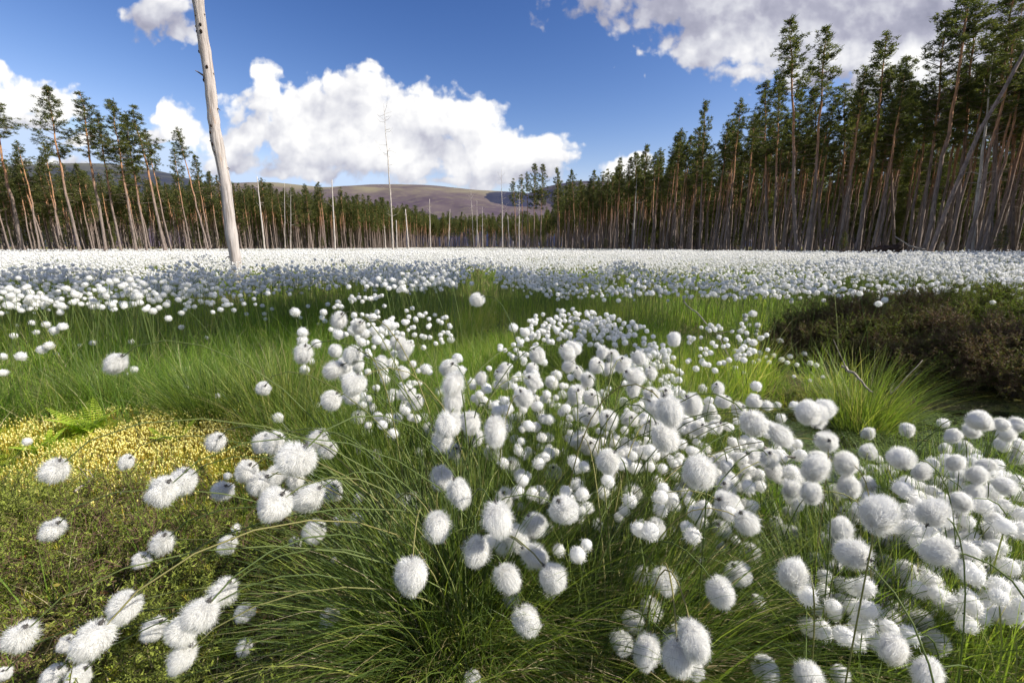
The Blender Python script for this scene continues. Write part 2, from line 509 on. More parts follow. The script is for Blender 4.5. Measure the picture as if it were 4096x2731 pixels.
def make_ground():
    n = 420
    s = np.linspace(-1, 1, n)
    gx = np.sinh(s * 9.2) / np.sinh(9.2) * 9000
    gy = np.sinh(s * 9.2) / np.sinh(9.2) * 9000 + 1.0
    # refine the foreground
    gx = np.sort(np.concatenate([gx, np.linspace(-3, 4, 260)])); gy = np.sort(np.concatenate([gy, np.linspace(.2, 4.5, 200)]))
    X, Y = np.meshgrid(gx, gy)
    Z = gz(X, Y)
    V = np.stack([X, Y, Z], -1).reshape(-1, 3)
    nx, ny = len(gx), len(gy)
    i = np.arange(ny - 1)[:, None] * nx; j = np.arange(nx - 1)[None]
    Q = np.stack([i + j, i + j + 1, i + nx + j + 1, i + nx + j], -1).reshape(-1, 4)
    m, t = mat('bog_ground')
    co = t.node('ShaderNodeTexCoord').outputs['Object']
    n1 = t.noise(co, 2.2, 6, .6); n2 = t.noise(co, 28, 5, .6); n3 = t.noise(co, 160, 3, .6)
    c = t.ramp(n1, [(.25, (.050, .034, .022)), (.42, (.10, .075, .035)), (.52, (.12, .13, .03)), (.65, (.22, .20, .045)), (.8, (.20, .14, .07))])
    c = t.mixc(t.sstep(n2, .4, .7), c, (.045, .050, .018))
    c = t.mixc(t.m('MULTIPLY', t.sstep(n3, .52, .7), .65), c, (.40, .31, .18))
    x, y, z = t.sep(co)
    # golden moss on the left hummock, a thing of the place itself
    g1 = t.m('POWER', t.m('DIVIDE', t.m('ADD', x, 1.62), .85), 2.0)
    g2 = t.m('POWER', t.m('DIVIDE', t.m('SUBTRACT', y, 1.62), .42), 2.0)
    gg = t.sstep(t.m('ADD', t.m('ADD', g1, g2), t.m('MULTIPLY', n1, .8)), 1.5, .7)
    gg2 = t.node('ShaderNodeMapRange', interpolation_type='SMOOTHSTEP')
    t.put(gg2.inputs[0], t.m('ADD', t.m('ADD', g1, g2), t.m('MULTIPLY', n1, .8)))
    gg2.inputs[1].default_value = 1.6; gg2.inputs[2].default_value = .7
    moss = t.mixc(t.sstep(n2, .35, .65), (.46, .38, .05), (.30, .34, .05))
    c = t.mixc(gg2.outputs[0], c, moss)
    # forest floor far off
    dd = t.sstep(t.v('LENGTH', co), 24, 50)
    c = t.mixc(dd, c, t.mixc(t.sstep(n1, .4, .6), (.13, .15, .035), (.15, .10, .05)))
    pb = t.node('ShaderNodeBsdfPrincipled'); t.l.new(c, pb.inputs['Base Color']); pb.inputs['Roughness'].default_value = .95
    pb.inputs['Specular IOR Level'].default_value = .1
    b = t.node('ShaderNodeBump'); b.inputs['Strength'].default_value = .8; b.inputs['Distance'].default_value = .02
    t.l.new(t.m('ADD', n2, t.m('MULTIPLY', n3, .4)), b.inputs['Height']); t.l.new(b.outputs[0], pb.inputs['Normal'])
    t.l.new(pb.outputs[0], t.out.inputs[0])
    o = link('ground', Buf().add(V, None, Q).mesh('ground', m))
    tag(o, kind='structure')
    # pool surface
    a = np.linspace(0, 2 * math.pi, 65)[:-1]
    m, t = mat('pool_water')
    co = t.node('ShaderNodeTexCoord').outputs['Object']
    n1 = t.noise(co, 9, 5, .6); n2 = t.noise(co, 120, 3, .6)
    weed = t.m('MULTIPLY', t.sstep(n1, .38, .55), t.sstep(n2, .42, .56))
    wt = t.node('ShaderNodeBsdfPrincipled'); wt.inputs['Base Color'].default_value = (.008, .009, .006, 1); wt.inputs['Roughness'].default_value = .06
    b = t.node('ShaderNodeBump'); b.inputs['Strength'].default_value = .15; b.inputs['Distance'].default_value = .004
    t.l.new(t.noise(co, 40, 2, .5), b.inputs['Height']); t.l.new(b.outputs[0], wt.inputs['Normal'])
    wd = t.node('ShaderNodeBsdfPrincipled'); t.l.new(t.ramp(n2, [(.4, (.025, .05, .012)), (.7, (.11, .16, .025))]), wd.inputs['Base Color']); wd.inputs['Roughness'].default_value = .6
    mx = t.node('ShaderNodeMixShader'); t.l.new(weed, mx.inputs[0]); t.l.new(wt.outputs[0], mx.inputs[1]); t.l.new(wd.outputs[0], mx.inputs[2])
    t.l.new(mx.outputs[0], t.out.inputs[0])
    bf = Buf()
    V = np.vstack([[1.6, 1.65, 0], np.stack([1.6 + 1.75 * np.cos(a), 1.65 + .85 * np.sin(a), 0 * a], 1)])
    bf.add(V, [[0, k + 1, (k + 1) % 64 + 1] for k in range(64)])
    tag(link('water', bf.mesh('water', m)), 'weed covered bog pool', kind='structure')
    a2 = Buf()
    V = np.vstack([[-2.2, 3.0, 0.0], np.stack([-2.2 + .55 * np.cos(a), 3.0 + .3 * np.sin(a), 0 * a], 1)])


make_ground()


def make_hills():
    def hill(pts, dist, depth, base_cols, name, seed, relief):
        """a ridge line given as (photo x, crest y); the hill falls towards us over real ground"""
        xs = np.linspace(pts[0][0], pts[-1][0], 260)
        ys = np.interp(xs, [p[0] for p in pts], [p[1] for p in pts])
        ys = np.convolve(np.pad(ys, 6, mode='edge'), np.ones(13) / 13, 'valid')
        K = 70
        V = []
        for k in range(-12, K):
            f = k / (K - 1)
            Y = dist - depth * f
            prof = np.clip(1 - abs(f) ** 1.25, 0, 1) if k >= 0 else 1 - (f * 1.4) ** 2
            X = (xs - 2048) / FPX * dist * 1.02
            kk = (1365.5 - ys) / FPX
            Hc = CAM_H + dist * (kk * CP - SP) / (CP + kk * SP)
            z = Hc * prof
            g = fbm(X / 420 + 9, np.full_like(X, Y / 420) + X / 1500, seed, 4) - .5
            ridge = 1 - 2 * np.abs(fbm(X / 900 + 3, np.full_like(X, Y / 2600), seed + 4, 3) - .5)
            z = z + relief * (g + .8 * (ridge - .7)) * np.clip(f * 1.6 - .08, 0, 1) * np.clip((1 - f) * 2.5, 0, 1)
            V.append(np.stack([X, np.full_like(X, Y), z - 2], 1))
        V = np.array(V); n0, n1 = V.shape[:2]
        i = np.arange(n0 - 1)[:, None] * n1; j = np.arange(n1 - 1)[None]
        Q = np.stack([i + j, i + n1 + j, i + n1 + j + 1, i + j + 1], -1).reshape(-1, 4)
        m, t = mat(name + '_cover')
        co = t.node('ShaderNodeTexCoord').outputs['Object']
        n1_ = t.noise(t.v('MULTIPLY', co, (.0022, .0009, .006)), 1.0, 7, .6)
        n2_ = t.noise(co, .02, 6, .6)
        z = t.sep(co)[2]
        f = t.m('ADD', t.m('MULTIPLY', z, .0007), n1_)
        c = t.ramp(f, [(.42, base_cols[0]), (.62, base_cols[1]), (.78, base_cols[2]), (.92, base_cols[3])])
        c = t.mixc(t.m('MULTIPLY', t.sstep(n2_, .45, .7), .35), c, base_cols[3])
        pb = t.node('ShaderNodeBsdfPrincipled'); t.l.new(c, pb.inputs['Base Color']); pb.inputs['Roughness'].default_value = .95
        pb.inputs['Specular IOR Level'].default_value = .05
        t.l.new(pb.outputs[0], t.out.inputs[0])
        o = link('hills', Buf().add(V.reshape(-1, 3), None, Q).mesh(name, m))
        tag(o, kind='structure')
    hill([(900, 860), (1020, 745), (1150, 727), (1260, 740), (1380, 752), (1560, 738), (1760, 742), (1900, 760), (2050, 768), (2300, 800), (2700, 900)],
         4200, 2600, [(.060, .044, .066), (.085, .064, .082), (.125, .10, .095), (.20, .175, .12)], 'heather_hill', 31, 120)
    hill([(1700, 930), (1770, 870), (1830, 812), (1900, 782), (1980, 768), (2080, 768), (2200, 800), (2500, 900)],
         3950, 2400, [(.016, .020, .048), (.024, .028, .058), (.035, .038, .066), (.07, .07, .085)], 'cloud_shadow_spur', 63, 70)  # added ridge, coloured dark in place of a cloud shadow on the hill
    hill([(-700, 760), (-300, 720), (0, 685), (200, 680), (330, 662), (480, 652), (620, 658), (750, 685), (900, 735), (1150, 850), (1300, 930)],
         3300, 1900, [(.016, .020, .042), (.026, .032, .060), (.04, .045, .06), (.10, .10, .09)], 'cloud_shade_hill', 52, 120)  # left hill: cloud shade is put into its dark bluish colours
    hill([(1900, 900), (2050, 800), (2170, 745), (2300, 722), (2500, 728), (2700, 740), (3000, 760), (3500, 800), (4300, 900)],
         3900, 2200, [(.018, .022, .050), (.030, .032, .062), (.06, .055, .07), (.15, .13, .11)], 'side_hill', 77, 130)  # cloud shade coloured in as dark blue here too


make_hills()

# ------------------------------------------------------------------ pines
BH = 13.0                          # height of the model trees


def needle_clump(n, size):
    a = rng.normal(size=(n, 3)); a[:, 2] = np.abs(a[:, 2]) * .6 + .05
    a /= np.linalg.norm(a, axis=1, keepdims=True)
    L = size * rng.uniform(.7, 1.2, n)
    s = np.cross(a, rng.normal(size=(n, 3))); s /= np.linalg.norm(s, axis=1, keepdims=True)
    c = rng.normal(size=(n, 3)) * size * .3
    w = size * .13
    V = np.stack([c - s * w, c + s * w, c + a * L[:, None]], 1).reshape(-1, 3)
    T = np.arange(n * 3).reshape(-1, 3)
    return V, T


def pine_arrays(kind, lod=1.0, low=None):
    """returns trunk Buf, crown Buf, crown branches are in the crown's own wood Buf"""
    tall = kind
    z0 = BH * {0: .60, 1: .70, 2: .50, 3: .64, 4: .76, 5: .42}[kind % 6] if low is None else BH * low
    Lm = {0: 1.75, 1: 1.35, 2: 1.9, 3: 1.5, 4: 1.2, 5: 1.7}[kind % 6]
    tr, cr, wd = Buf(), Buf(), Buf()
    nz = 14
    zz = np.linspace(0, BH, nz)
    bx = np.cumsum(rng.normal(0, .05, nz)); by = np.cumsum(rng.normal(0, .05, nz))
    bx -= bx[0]; by -= by[0]
    rad = .106 * (1 - zz / BH) ** .75 + .010; rad[0] *= 1.25
    cen = lambda z: np.array([np.interp(z, zz, bx), np.interp(z, zz, by), z])
    tube(tr, np.stack([bx, by, zz], 1), rad, 8 if lod >= 1 else 5, np.clip((zz / BH - .22) * 1.9, 0, 1))
    # dead stubs on the trunk
    for _ in range(int((26 if lod >= 1 else 8))):
        z = rng.uniform(.12, .8) * z0 + .08 * BH; a = rng.uniform(0, 6.28); L = rng.uniform(.15, 1.0) * (0.4 + z / z0)
        p = cen(z); d = np.array([math.cos(a), math.sin(a), rng.uniform(-.25, .35)])
        tube(tr, [p, p + d * L * .5, p + d * L + [0, 0, rng.uniform(-.12, .05)]], [.016, .011, .005], 3, .15, cap=False)
    z = z0
    while z < BH - .15:
        t = (BH - z) / (BH - z0)
        prof = (.12 + .88 * min(1, t * 1.15) ** .8) * (1 - .45 * max(0, t - .8) / .2)
        nb = rng.integers(3, 6)
        a0 = rng.uniform(0, 6.28)
        for k in range(nb):
            if rng.random() < .14: continue
            a = a0 + k * 6.283 / nb + rng.normal(0, .3)
            L = Lm * prof * rng.uniform(.6, 1.2)
            up = .15 + .75 * (1 - t) ** 1.5 + rng.normal(0, .12)
            p = cen(z); d = np.array([math.cos(a), math.sin(a), up]); d /= np.linalg.norm(d)
            mid = p + d * L * .55; end = p + d * L + np.array([0, 0, .10 * L])
            tube(wd, [p, mid, end], [.028 * (.4 + L / 2), .016, .006], 3, .3, cap=False)
            nc = max(2, int(L * 5.6 * lod) + 1)
            for q in range(nc):
                f = (.30 + .70 * (q + rng.uniform(0, .8)) / nc)
                c = p + (end - p) * f + rng.normal(0, .085, 3) * (1 + L * .35)
                V, T = needle_clump(int(20 * (1 if lod >= 1 else .55)), .21 if lod >= 1 else .33)
                V = V * [1, 1, .75]
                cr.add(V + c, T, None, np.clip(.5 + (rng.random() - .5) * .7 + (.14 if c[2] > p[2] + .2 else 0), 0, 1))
        z += rng.uniform(.26, .42)
    V, T = needle_clump(26, .24)
    cr.add(V + cen(BH - .05), T, None, .6)
    return tr, wd, cr


PINES = []
for k in range(6):
    tr, wd, cr = pine_arrays(k)
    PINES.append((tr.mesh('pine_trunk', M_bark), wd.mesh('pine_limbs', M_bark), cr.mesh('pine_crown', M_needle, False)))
LOD = [tuple(b.arrays() for b in pine_arrays(k, .55)) for k in (0, 1, 2, 5)] + [tuple(b.arrays() for b in pine_arrays(5, .5, .10))]

pine_no = 0


def pine(X, Y, H, kind, label, group, lean=(0, 0), name='pine_tree', wide=1.0):
    global pine_no
    e = empty(name, (X, Y, float(gz(X, Y)) - .05), label, 'pine tree', group)
    s = H / BH
    e.scale = (s * wide, s * wide, s)
    e.rotation_euler = (-lean[1], lean[0], 0)
    a = rng.uniform(0, 6.28)
    tm, wm, cm = PINES[kind % 6]
    t_ = link('trunk', tm, e); t_.rotation_euler = (0, 0, a)
    c_ = link('crown', cm, e); c_.rotation_euler = (0, 0, a)
    l_ = link('limbs', wm, c_)
    pine_no += 1
    return e


def pine_px(bx, tx, ty, H, kind, label, group, wide=1.0):
    k = (1365.5 - ty) / FPX
    Y = (H - CAM_H) * (CP + k * SP) / (k * CP - SP)
    X0 = (bx - 2048) / FPX * (Y * CP + CAM_H * SP)
    X1 = (tx - 2048) / FPX * (Y * CP - (H - CAM_H) * SP)
    return pine(X0, Y, H, kind, label, group, lean=(math.atan2(X1 - X0, H), 0), wide=wide)


GL, GR, GF = 'pines standing in front of the left wood', 'pines along the edge of the right wood', 'pines of the far stand'
named = [
    (105, 0, 400, 13, 4, 'tall leaning pine cut off by the left edge of the photo', GL, 1.25),
    (323, 165, 344, 13.5, 0, 'tallest pine of the left wood, leaning left with an airy pointed crown', GL, 1.0),
    (425, 330, 372, 13.5, 3, 'leaning pine with a rounded crown, right of the tallest one on the left', GL, 1.1),
    (488, 393, 456, 12.5, 1, 'thin leaning pine between two broader crowns on the left', GL, 1.0),
    (547, 449, 403, 13, 2, 'dense dark crowned pine in the middle of the left row', GL, 1.0),
    (589, 491, 460, 12.5, 0, 'pine close behind the dense dark crowned pine', GL, .9),
    (667, 520, 421, 13, 3, 'wind-bent pine whose crown streams to the left', GL, 1.15),
    (690, 590, 520, 12, 1, 'half bare pine with sparse grey branches in the left row', GL, .8),
    (835, 702, 502, 13, 4, 'slender pine leaning left just beside the bleached dead trunk', GL, .9),
    (765, 684, 596, 12, 1, 'short crowned pine left of the bleached dead trunk', GL, .8),
    (158, 42, 561, 12.5, 4, 'smaller pine near the left edge below the clouds', GL, 1.0),
    (242, 161, 579, 12.5, 4, 'small fluffy topped pine under the tallest left pine', GL, 1.0),
    (850, 770, 620, 12, 0, 'pine right behind the slender leaning one by the dead trunk', GL, .8),
    (75, 10, 640, 12, 1, 'orange stemmed pine low at the left edge', GL, .9),
    (3188, 3192, 63, 15, 1, 'very tall straight pine rising alone above the right wood', GR, 1.0),
    (3227, 3290, 123, 15, 1, 'tall pine with open crown, right of the tallest straight one', GR, 1.0),
    (3413, 3504, 133, 15, 4, 'tall orange stemmed pine with a short flat crown on the right', GR, 1.1),
    (3504, 3630, 225, 15, 0, 'curved dark stemmed pine beside the uprooted stump', GR, .9),
    (3686, 3858, -120, 16.5, 4, 'sunlit thick pine trunk running out of the top right', GR, 1.0),
    (3806, 3897, 5, 16, 2, 'pine with the big dark crown reaching the top edge on the right', GR, 1.0),
    (3890, 3981, 100, 15, 3, 'dark pine behind the bleached standing stem at the right', GR, 1.0),
    (3942, 4025, -150, 17, 1, 'rough trunked pine leaving the frame near the top right corner', GR, 1.0),
    (3665, 3785, 49, 15.5, 2, 'broad dark pine left of the thick sunlit trunk', GR, .9),
    (3062, 3055, 330, 14, 0, 'bushy pine standing left of the tallest straight one', GR, 1.0),
    (3097, 3125, 295, 14, 0, 'pine with a loose crown just left of the tallest straight one', GR, .9),
    (2799, 2820, 404, 14, 2, 'narrow pointed pine at the left end of the tall right stand', GR, .75),
    (2914, 2932, 456, 14, 3, 'round topped pine between the pointed one and the bushy one', GR, .9),
    (3286, 3251, 337, 14, 2, 'dense pine tucked under the tall open crowned one', GR, .85),
    (4051, 4075, 60, 15, 2, 'dark pine at the very right edge of the photo', GR, 1.0),
    (3370, 3380, 330, 14, 3, 'dark pine crown left of the flat crowned orange stem', GR, .9),
    (3580, 3560, 260, 14.5, 2, 'full dark pine between the curved one and the broad one', GR, .9),
    (2068, 2050, 715, 13, 3, 'left one of the three sparse pines by the valley gap', GR, .8),
    (2092, 2084, 700, 13, 3, 'middle one of the three sparse pines by the valley gap', GR, .8),
    (2114, 2110, 690, 13, 4, 'thin topped right one of the three sparse pines by the valley gap', GR, .7),
    (2137, 2142, 655, 14, 2, 'pointed pine, left one of the tall pair past the valley gap', GR, .85),
    (2161, 2175, 657, 14, 2, 'pointed pine, right one of the tall pair past the valley gap', GR, .8),
    (2236, 2229, 672, 13.5, 2, 'single pointed pine with a pale stem right of the tall pair', GR, .8),
    (2300, 2293, 680, 13.5, 0, 'pine with a bluish top right of the single pointed pine', GR, .85),
    (2370, 2370, 683, 13.5, 0, 'broad topped pine midway along the right edge wood', GR, .9),
    (2565, 2585, 580, 14, 2, 'wind-bent tall pine above the small white cloud', GR, .85),
    (2640, 2645, 615, 13.5, 3, 'thin pine right of the wind-bent one over the small cloud', GR, .8),
    (2690, 2720, 585, 14, 2, 'second wind-bent pine right of the small white cloud', GR, .85),
]
taken = []
for (bx, tx, ty, H, kd, lab, grp, wd) in named:
    e = pine_px(bx, tx, ty, H, kd, lab, grp, wd)
    taken.append((e.location.x, e.location.y))

for (x, y, H, kd) in ((11, .7, 13.5, 4), (12, 1.4, 13.5, 1), (12.6, .6, 13.5, 1), (13.2, 1.5, 13.5, 4), (20.5, 2.6, 14, 0), (22.5, 5.4, 14, 2), (25.5, 8, 14, 2), (28, 12, 14, 2)):  # unseen pines right of the frame, added for the shade they cast
    pine(x, y, H, kd, 'unseen pine beside the camera, added to shade the drift', 'unseen pines added to shade the drift')
    taken.append((x, y))

for i, (bx, ty, Y) in enumerate(((2690, 942, 40), (2945, 930, 33), (1290, 950, 66), (1450, 962, 72), (560, 948, 52), (250, 940, 44), (3370, 925, 27), (4000, 900, 22), (880, 955, 60), (2420, 955, 56), (1700, 968, 90), (2330, 962, 66))):
    k_ = (1365.5 - ty) / FPX
    H_ = CAM_H + Y * (k_ * CP - SP) / (CP + k_ * SP)
    pine((bx - 2048) / FPX * (Y * CP), Y, max(H_, .8), 5, 'bushy young pine at the foot of the wood edge', 'young pines at the wood edge', name='young_pine', wide=1.5)

# the woods: front lines as ground polygons, filled with a jittered grid
LEFTW = [(-85, 38), (-60, 52), (-54, 66), (-42, 72), (-34, 80), (-28, 104), (-24, 140), (-24, 180), (-70, 180), (-150, 90), (-120, 40)]
FARW = [(-26, 142), (0, 142), (14, 120), (30, 150), (30, 190), (-30, 190)]
RIGHTW = [(35, -25), (31, 10), (27.5, 27), (24, 33), (22, 40), (18, 50), (17, 62), (13, 76), (9, 92), (12, 130), (40, 160), (90, 90), (80, 20), (60, -25)]


def inside(poly, x, y):
    r = np.zeros(len(x), bool)
    for (x0, y0), (x1, y1) in zip(poly, poly[1:] + poly[:1]):
        c = ((y0 > y) != (y1 > y)) & (x < (x1 - x0) * (y - y0) / ((y1 - y0) + 1e-12) + x0)
        r ^= c
    return r


def edge_dist(poly, x, y):
    d = np.full(len(x), 1e9)
    for (x0, y0), (x1, y1) in zip(poly, poly[1:] + poly[:1]):
        dx, dy = x1 - x0, y1 - y0
        t = np.clip(((x - x0) * dx + (y - y0) * dy) / (dx * dx + dy * dy), 0, 1)
        d = np.minimum(d, np.hypot(x - x0 - t * dx, y - y0 - t * dy))
    return d


def wood(poly, step, depth):
    xs = [p[0] for p in poly]; ys = [p[1] for p in poly]
    X, Y = np.meshgrid(np.arange(min(xs), max(xs), step), np.arange(min(ys), max(ys), step))
    X = X.ravel() + rng.uniform(-.5, .5, X.size) * step; Y = Y.ravel() + rng.uniform(-.5, .5, Y.size) * step
    k = inside(poly, X, Y); X, Y = X[k], Y[k]
    k = edge_dist(poly, X, Y) < depth; X, Y = X[k], Y[k]
    px, py, zc = proj(np.stack([X, Y, X * 0 + 6], 1))
    k = (Y > 2) & (px > -260) & (px < 4360)
    k |= (X > 15) & (Y > -16) & (Y <= 30) & (X < 48)          # beside the frame: their shade reaches the bog
    for tx, ty in taken:
        k &= np.hypot(X - tx, Y - ty) > .9
    return X[k], Y[k]


cand = []
for poly, step, depth, nm in ((LEFTW, 2.15, 30, 'L'), (FARW, 2.7, 30, 'F'), (RIGHTW, 2.3, 34, 'R')):
    X, Y = wood(poly, step, depth)
    ed = edge_dist(poly, X, Y)
    for x, y, e_ in zip(X, Y, ed):
        cand.append((x, y, e_, nm))
# biggest in the picture first
cand.sort(key=lambda c: (c[1] < 8 or abs(c[0]) > c[1] * 1.22) * 1e4 + math.hypot(c[0], c[1]) + c[2] * 1.6)
lab = {'L': ('slim orange stemmed pine packed in the wood on the left', 'pines packed in the left wood'),
       'F': ('small distant pine in the stand closing the valley', 'pines of the far stand'),
       'R': ('slim dark pine packed in the shaded wood on the right', 'pines packed in the right wood')}
rest = {'L': [], 'F': [], 'R': []}
for i, (x, y, e_, nm) in enumerate(cand):
    base = {'L': 10.8, 'F': 10.5, 'R': 13.0}[nm]
    if nm == 'R' and y > 45: base = 12.3
    H = base * rng.uniform(.86, 1.10)
    if i < 258:
        pine(x, y, H, int(rng.choice([0, 3, 1, 5, 4, 1])) if nm != 'R' else int(rng.choice([0, 1, 4, 3, 4, 1])), lab[nm][0], lab[nm][1], lean=(rng.normal(0, .02) - (.03 if nm == 'L' else -.015), rng.normal(0, .02)), wide=rng.uniform(.8, 1.05))
    else:
        rest[nm].append((x, y, H, e_))
for nm, word in (('L', 'left'), ('F', 'far'), ('R', 'right')):
    bt, bc = Buf(), Buf()
    arr = np.array(rest[nm])
    if not len(arr): continue
    kd = rng.choice([0, 1, 1, 3], len(arr))
    kd[(arr[:, 3] > 12) & (rng.random(len(arr)) < .22)] = 4
    for v in range(5):
        s = arr[kd == v]
        if not len(s): continue
        loc = np.stack([s[:, 0], s[:, 1], gz(s[:, 0], s[:, 1]) - .05], 1)
        Rm = rotz(rng.uniform(0, 6.28, len(s)), s[:, 2] / BH * .95, s[:, 2] / BH)
        tr, wd_, cr = LOD[v]
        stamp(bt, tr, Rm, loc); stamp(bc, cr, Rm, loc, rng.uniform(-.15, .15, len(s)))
    o = link('pine_wood', bt.mesh('wood_trunks', M_bark))
    tag(o, 'dense depth of pine wood behind the %s edge trees' % word, 'wood', kind='stuff')
    o2 = link('crown', bc.mesh('wood_crowns', M_needle, False), o)
    tag(o2, kind='stuff')
print('pines', pine_no, 'rest', {k: len(v) for k, v in rest.items()})


# ------------------------------------------------------------------ dead standing stems
def snag_px(bx, tx, ty, dia_px, H, label, kind=0, mat_=None, base_y=None, bend=0.0, whips=0, broken=True):
    """dead stem; distance follows from its height and where its tip shows"""
    k = (1365.5 - ty) / FPX
    Y = (H - CAM_H) * (CP + k * SP) / (k * CP - SP)
    z0 = Y * CP + CAM_H * SP
    X0 = (bx - 2048) / FPX * z0
    X1 = (tx - 2048) / FPX * (Y * CP - (H - CAM_H) * SP)
    r = dia_px / FPX * z0 / 2
    e = empty('dead_tree', (X0, Y, float(gz(X0, Y)) - .05), label, 'dead tree', 'bleached dead stems in the bog')
    n = 12
    f = np.linspace(0, 1, n)
    P = np.stack([(X1 - X0) * f + bend * np.sin(f * math.pi) + rng.normal(0, .012, n) * H * .12, rng.normal(0, .02, n), H * f], 1)
    P[0, 0] = 0
    b = Buf()
    rr = r * (1 - .62 * f) if not whips else r * (1 - .9 * f)
    tube(b, P, rr, 8, f * .8)
    link('trunk', b.mesh('dead_trunk', mat_ or M_deadf), e)
    for q in range(8 + whips):
        b = Buf()
        z = rng.uniform(.25, .95); p = np.array([np.interp(z, f, P[:, 0]), 0, H * z])
        a = rng.uniform(0, 6.28); L = rng.uniform(.03, .07) * H * (1 + .8 * bool(whips) * z)
        d = np.array([math.cos(a), math.sin(a), rng.uniform(-.1, .5)])
        tube(b, [p, p + d * L * .5, p + d * L + [0, 0, rng.uniform(-.03, .05) * H]], [r * .16, r * .11, r * .04], 4, .5, cap=False)
        link('branch', b.mesh('dead_branch', mat_ or M_deadf), e)
    return e


snag_px(1060, 1027, 707, 8, 11, 'pale dead stem with a blunt top, right of the big bleached trunk')
snag_px(1163, 1163, 723, 3.5, 10.5, 'thin grey dead stem with twiggy top, right of the blunt one', whips=8)
snag_px(1140, 1138, 728, 3, 10, 'thinnest dead stem beside the twiggy topped one')
snag_px(1341, 1327, 719, 8, 10.5, 'bare dead stem standing against the left hill slope')
snag_px(1571, 1534, 414, 8, 18, 'tallest slender dead pine reaching up into the big cloud', whips=22, bend=.15)
snag_px(1542, 1538, 902, 6, 5, 'short forked dead stem left of the tallest slender one', whips=4)
snag_px(1588, 1585, 881, 6, 5, 'short white dead stem right of the tallest slender one')
snag_px(1634, 1622, 837, 8, 7, 'thick broken dead stem with a small crossbar at its top')
snag_px(1722, 1718, 797, 5, 9, 'straight blunt dead stem in front of the heather hill')
snag_px(1793, 1800, 837, 5, 7.5, 'white dead stem leaning right in the valley gap')
snag_px(1896, 1883, 765, 4.5, 10, 'dead stem with a forked tip in the valley gap', whips=8)
snag_px(1908, 1908, 803, 3, 9, 'needle thin dead stem beside the forked one')
snag_px(1918, 1909, 920, 4.5, 4, 'short leaning white dead stem below the thin one')
snag_px(1931, 1929, 826, 4.5, 8, 'dead stem with two side twigs near its top', whips=3)
snag_px(2010, 2006, 677, 5, 12, 'tall dead pine with drooping twigs at the right of the valley gap', whips=26)
snag_px(2038, 2031, 864, 6, 6, 'stout broken stem right of the tall twiggy dead pine')
snag_px(2076, 2077, 761, 5.5, 9.5, 'white dead stem with regular side stubs before the sparse pines', whips=16)
snag_px(2530, 2548, 697, 6, 10, 'pale dead stem standing out from the right wood edge', whips=10)
snag_px(700, 693, 827, 4, 7, 'thin bare stem left of the big bleached trunk', whips=3)
snag_px(3883, 3974, 210, 17, 12, 'bleached barkless stem inside the right wood', whips=4)
snag_px(4006, 4058, 680, 9, 6.5, 'thin white dead stem near the right edge', whips=4)


def stump_px(x, ytop, w, H, label):
    z = (H - CAM_H) / (((1365.5 - ytop) / FPX) * CP - SP)
    P = at_depth(x, ytop, z)
    r = w / FPX * z / 2
    e = empty('tree_stump', (P[0], P[1], float(gz(P[0], P[1])) - .05), label, 'stump', 'broken stumps')
    b = Buf(); tube(b, [[0, 0, 0], [.01, 0, H * .3], [.02, 0, H * .8], [.02, .01, H]], [r * 1.2, r, r * .95, r * .6], 8, .4)
    link('stump_wood', b.mesh('stump_wood', M_deadf), e)
    return e


stump_px(3770, 968, 16, 1.15, 'squat grey post-like stump at the foot of the leaning trunk')
stump_px(2052, 964, 4, 1.9, 'small pale stump at the far edge of the white field')
stump_px(2214, 973, 5, 1.7, 'pale stump below the pointed pine right of the gap')


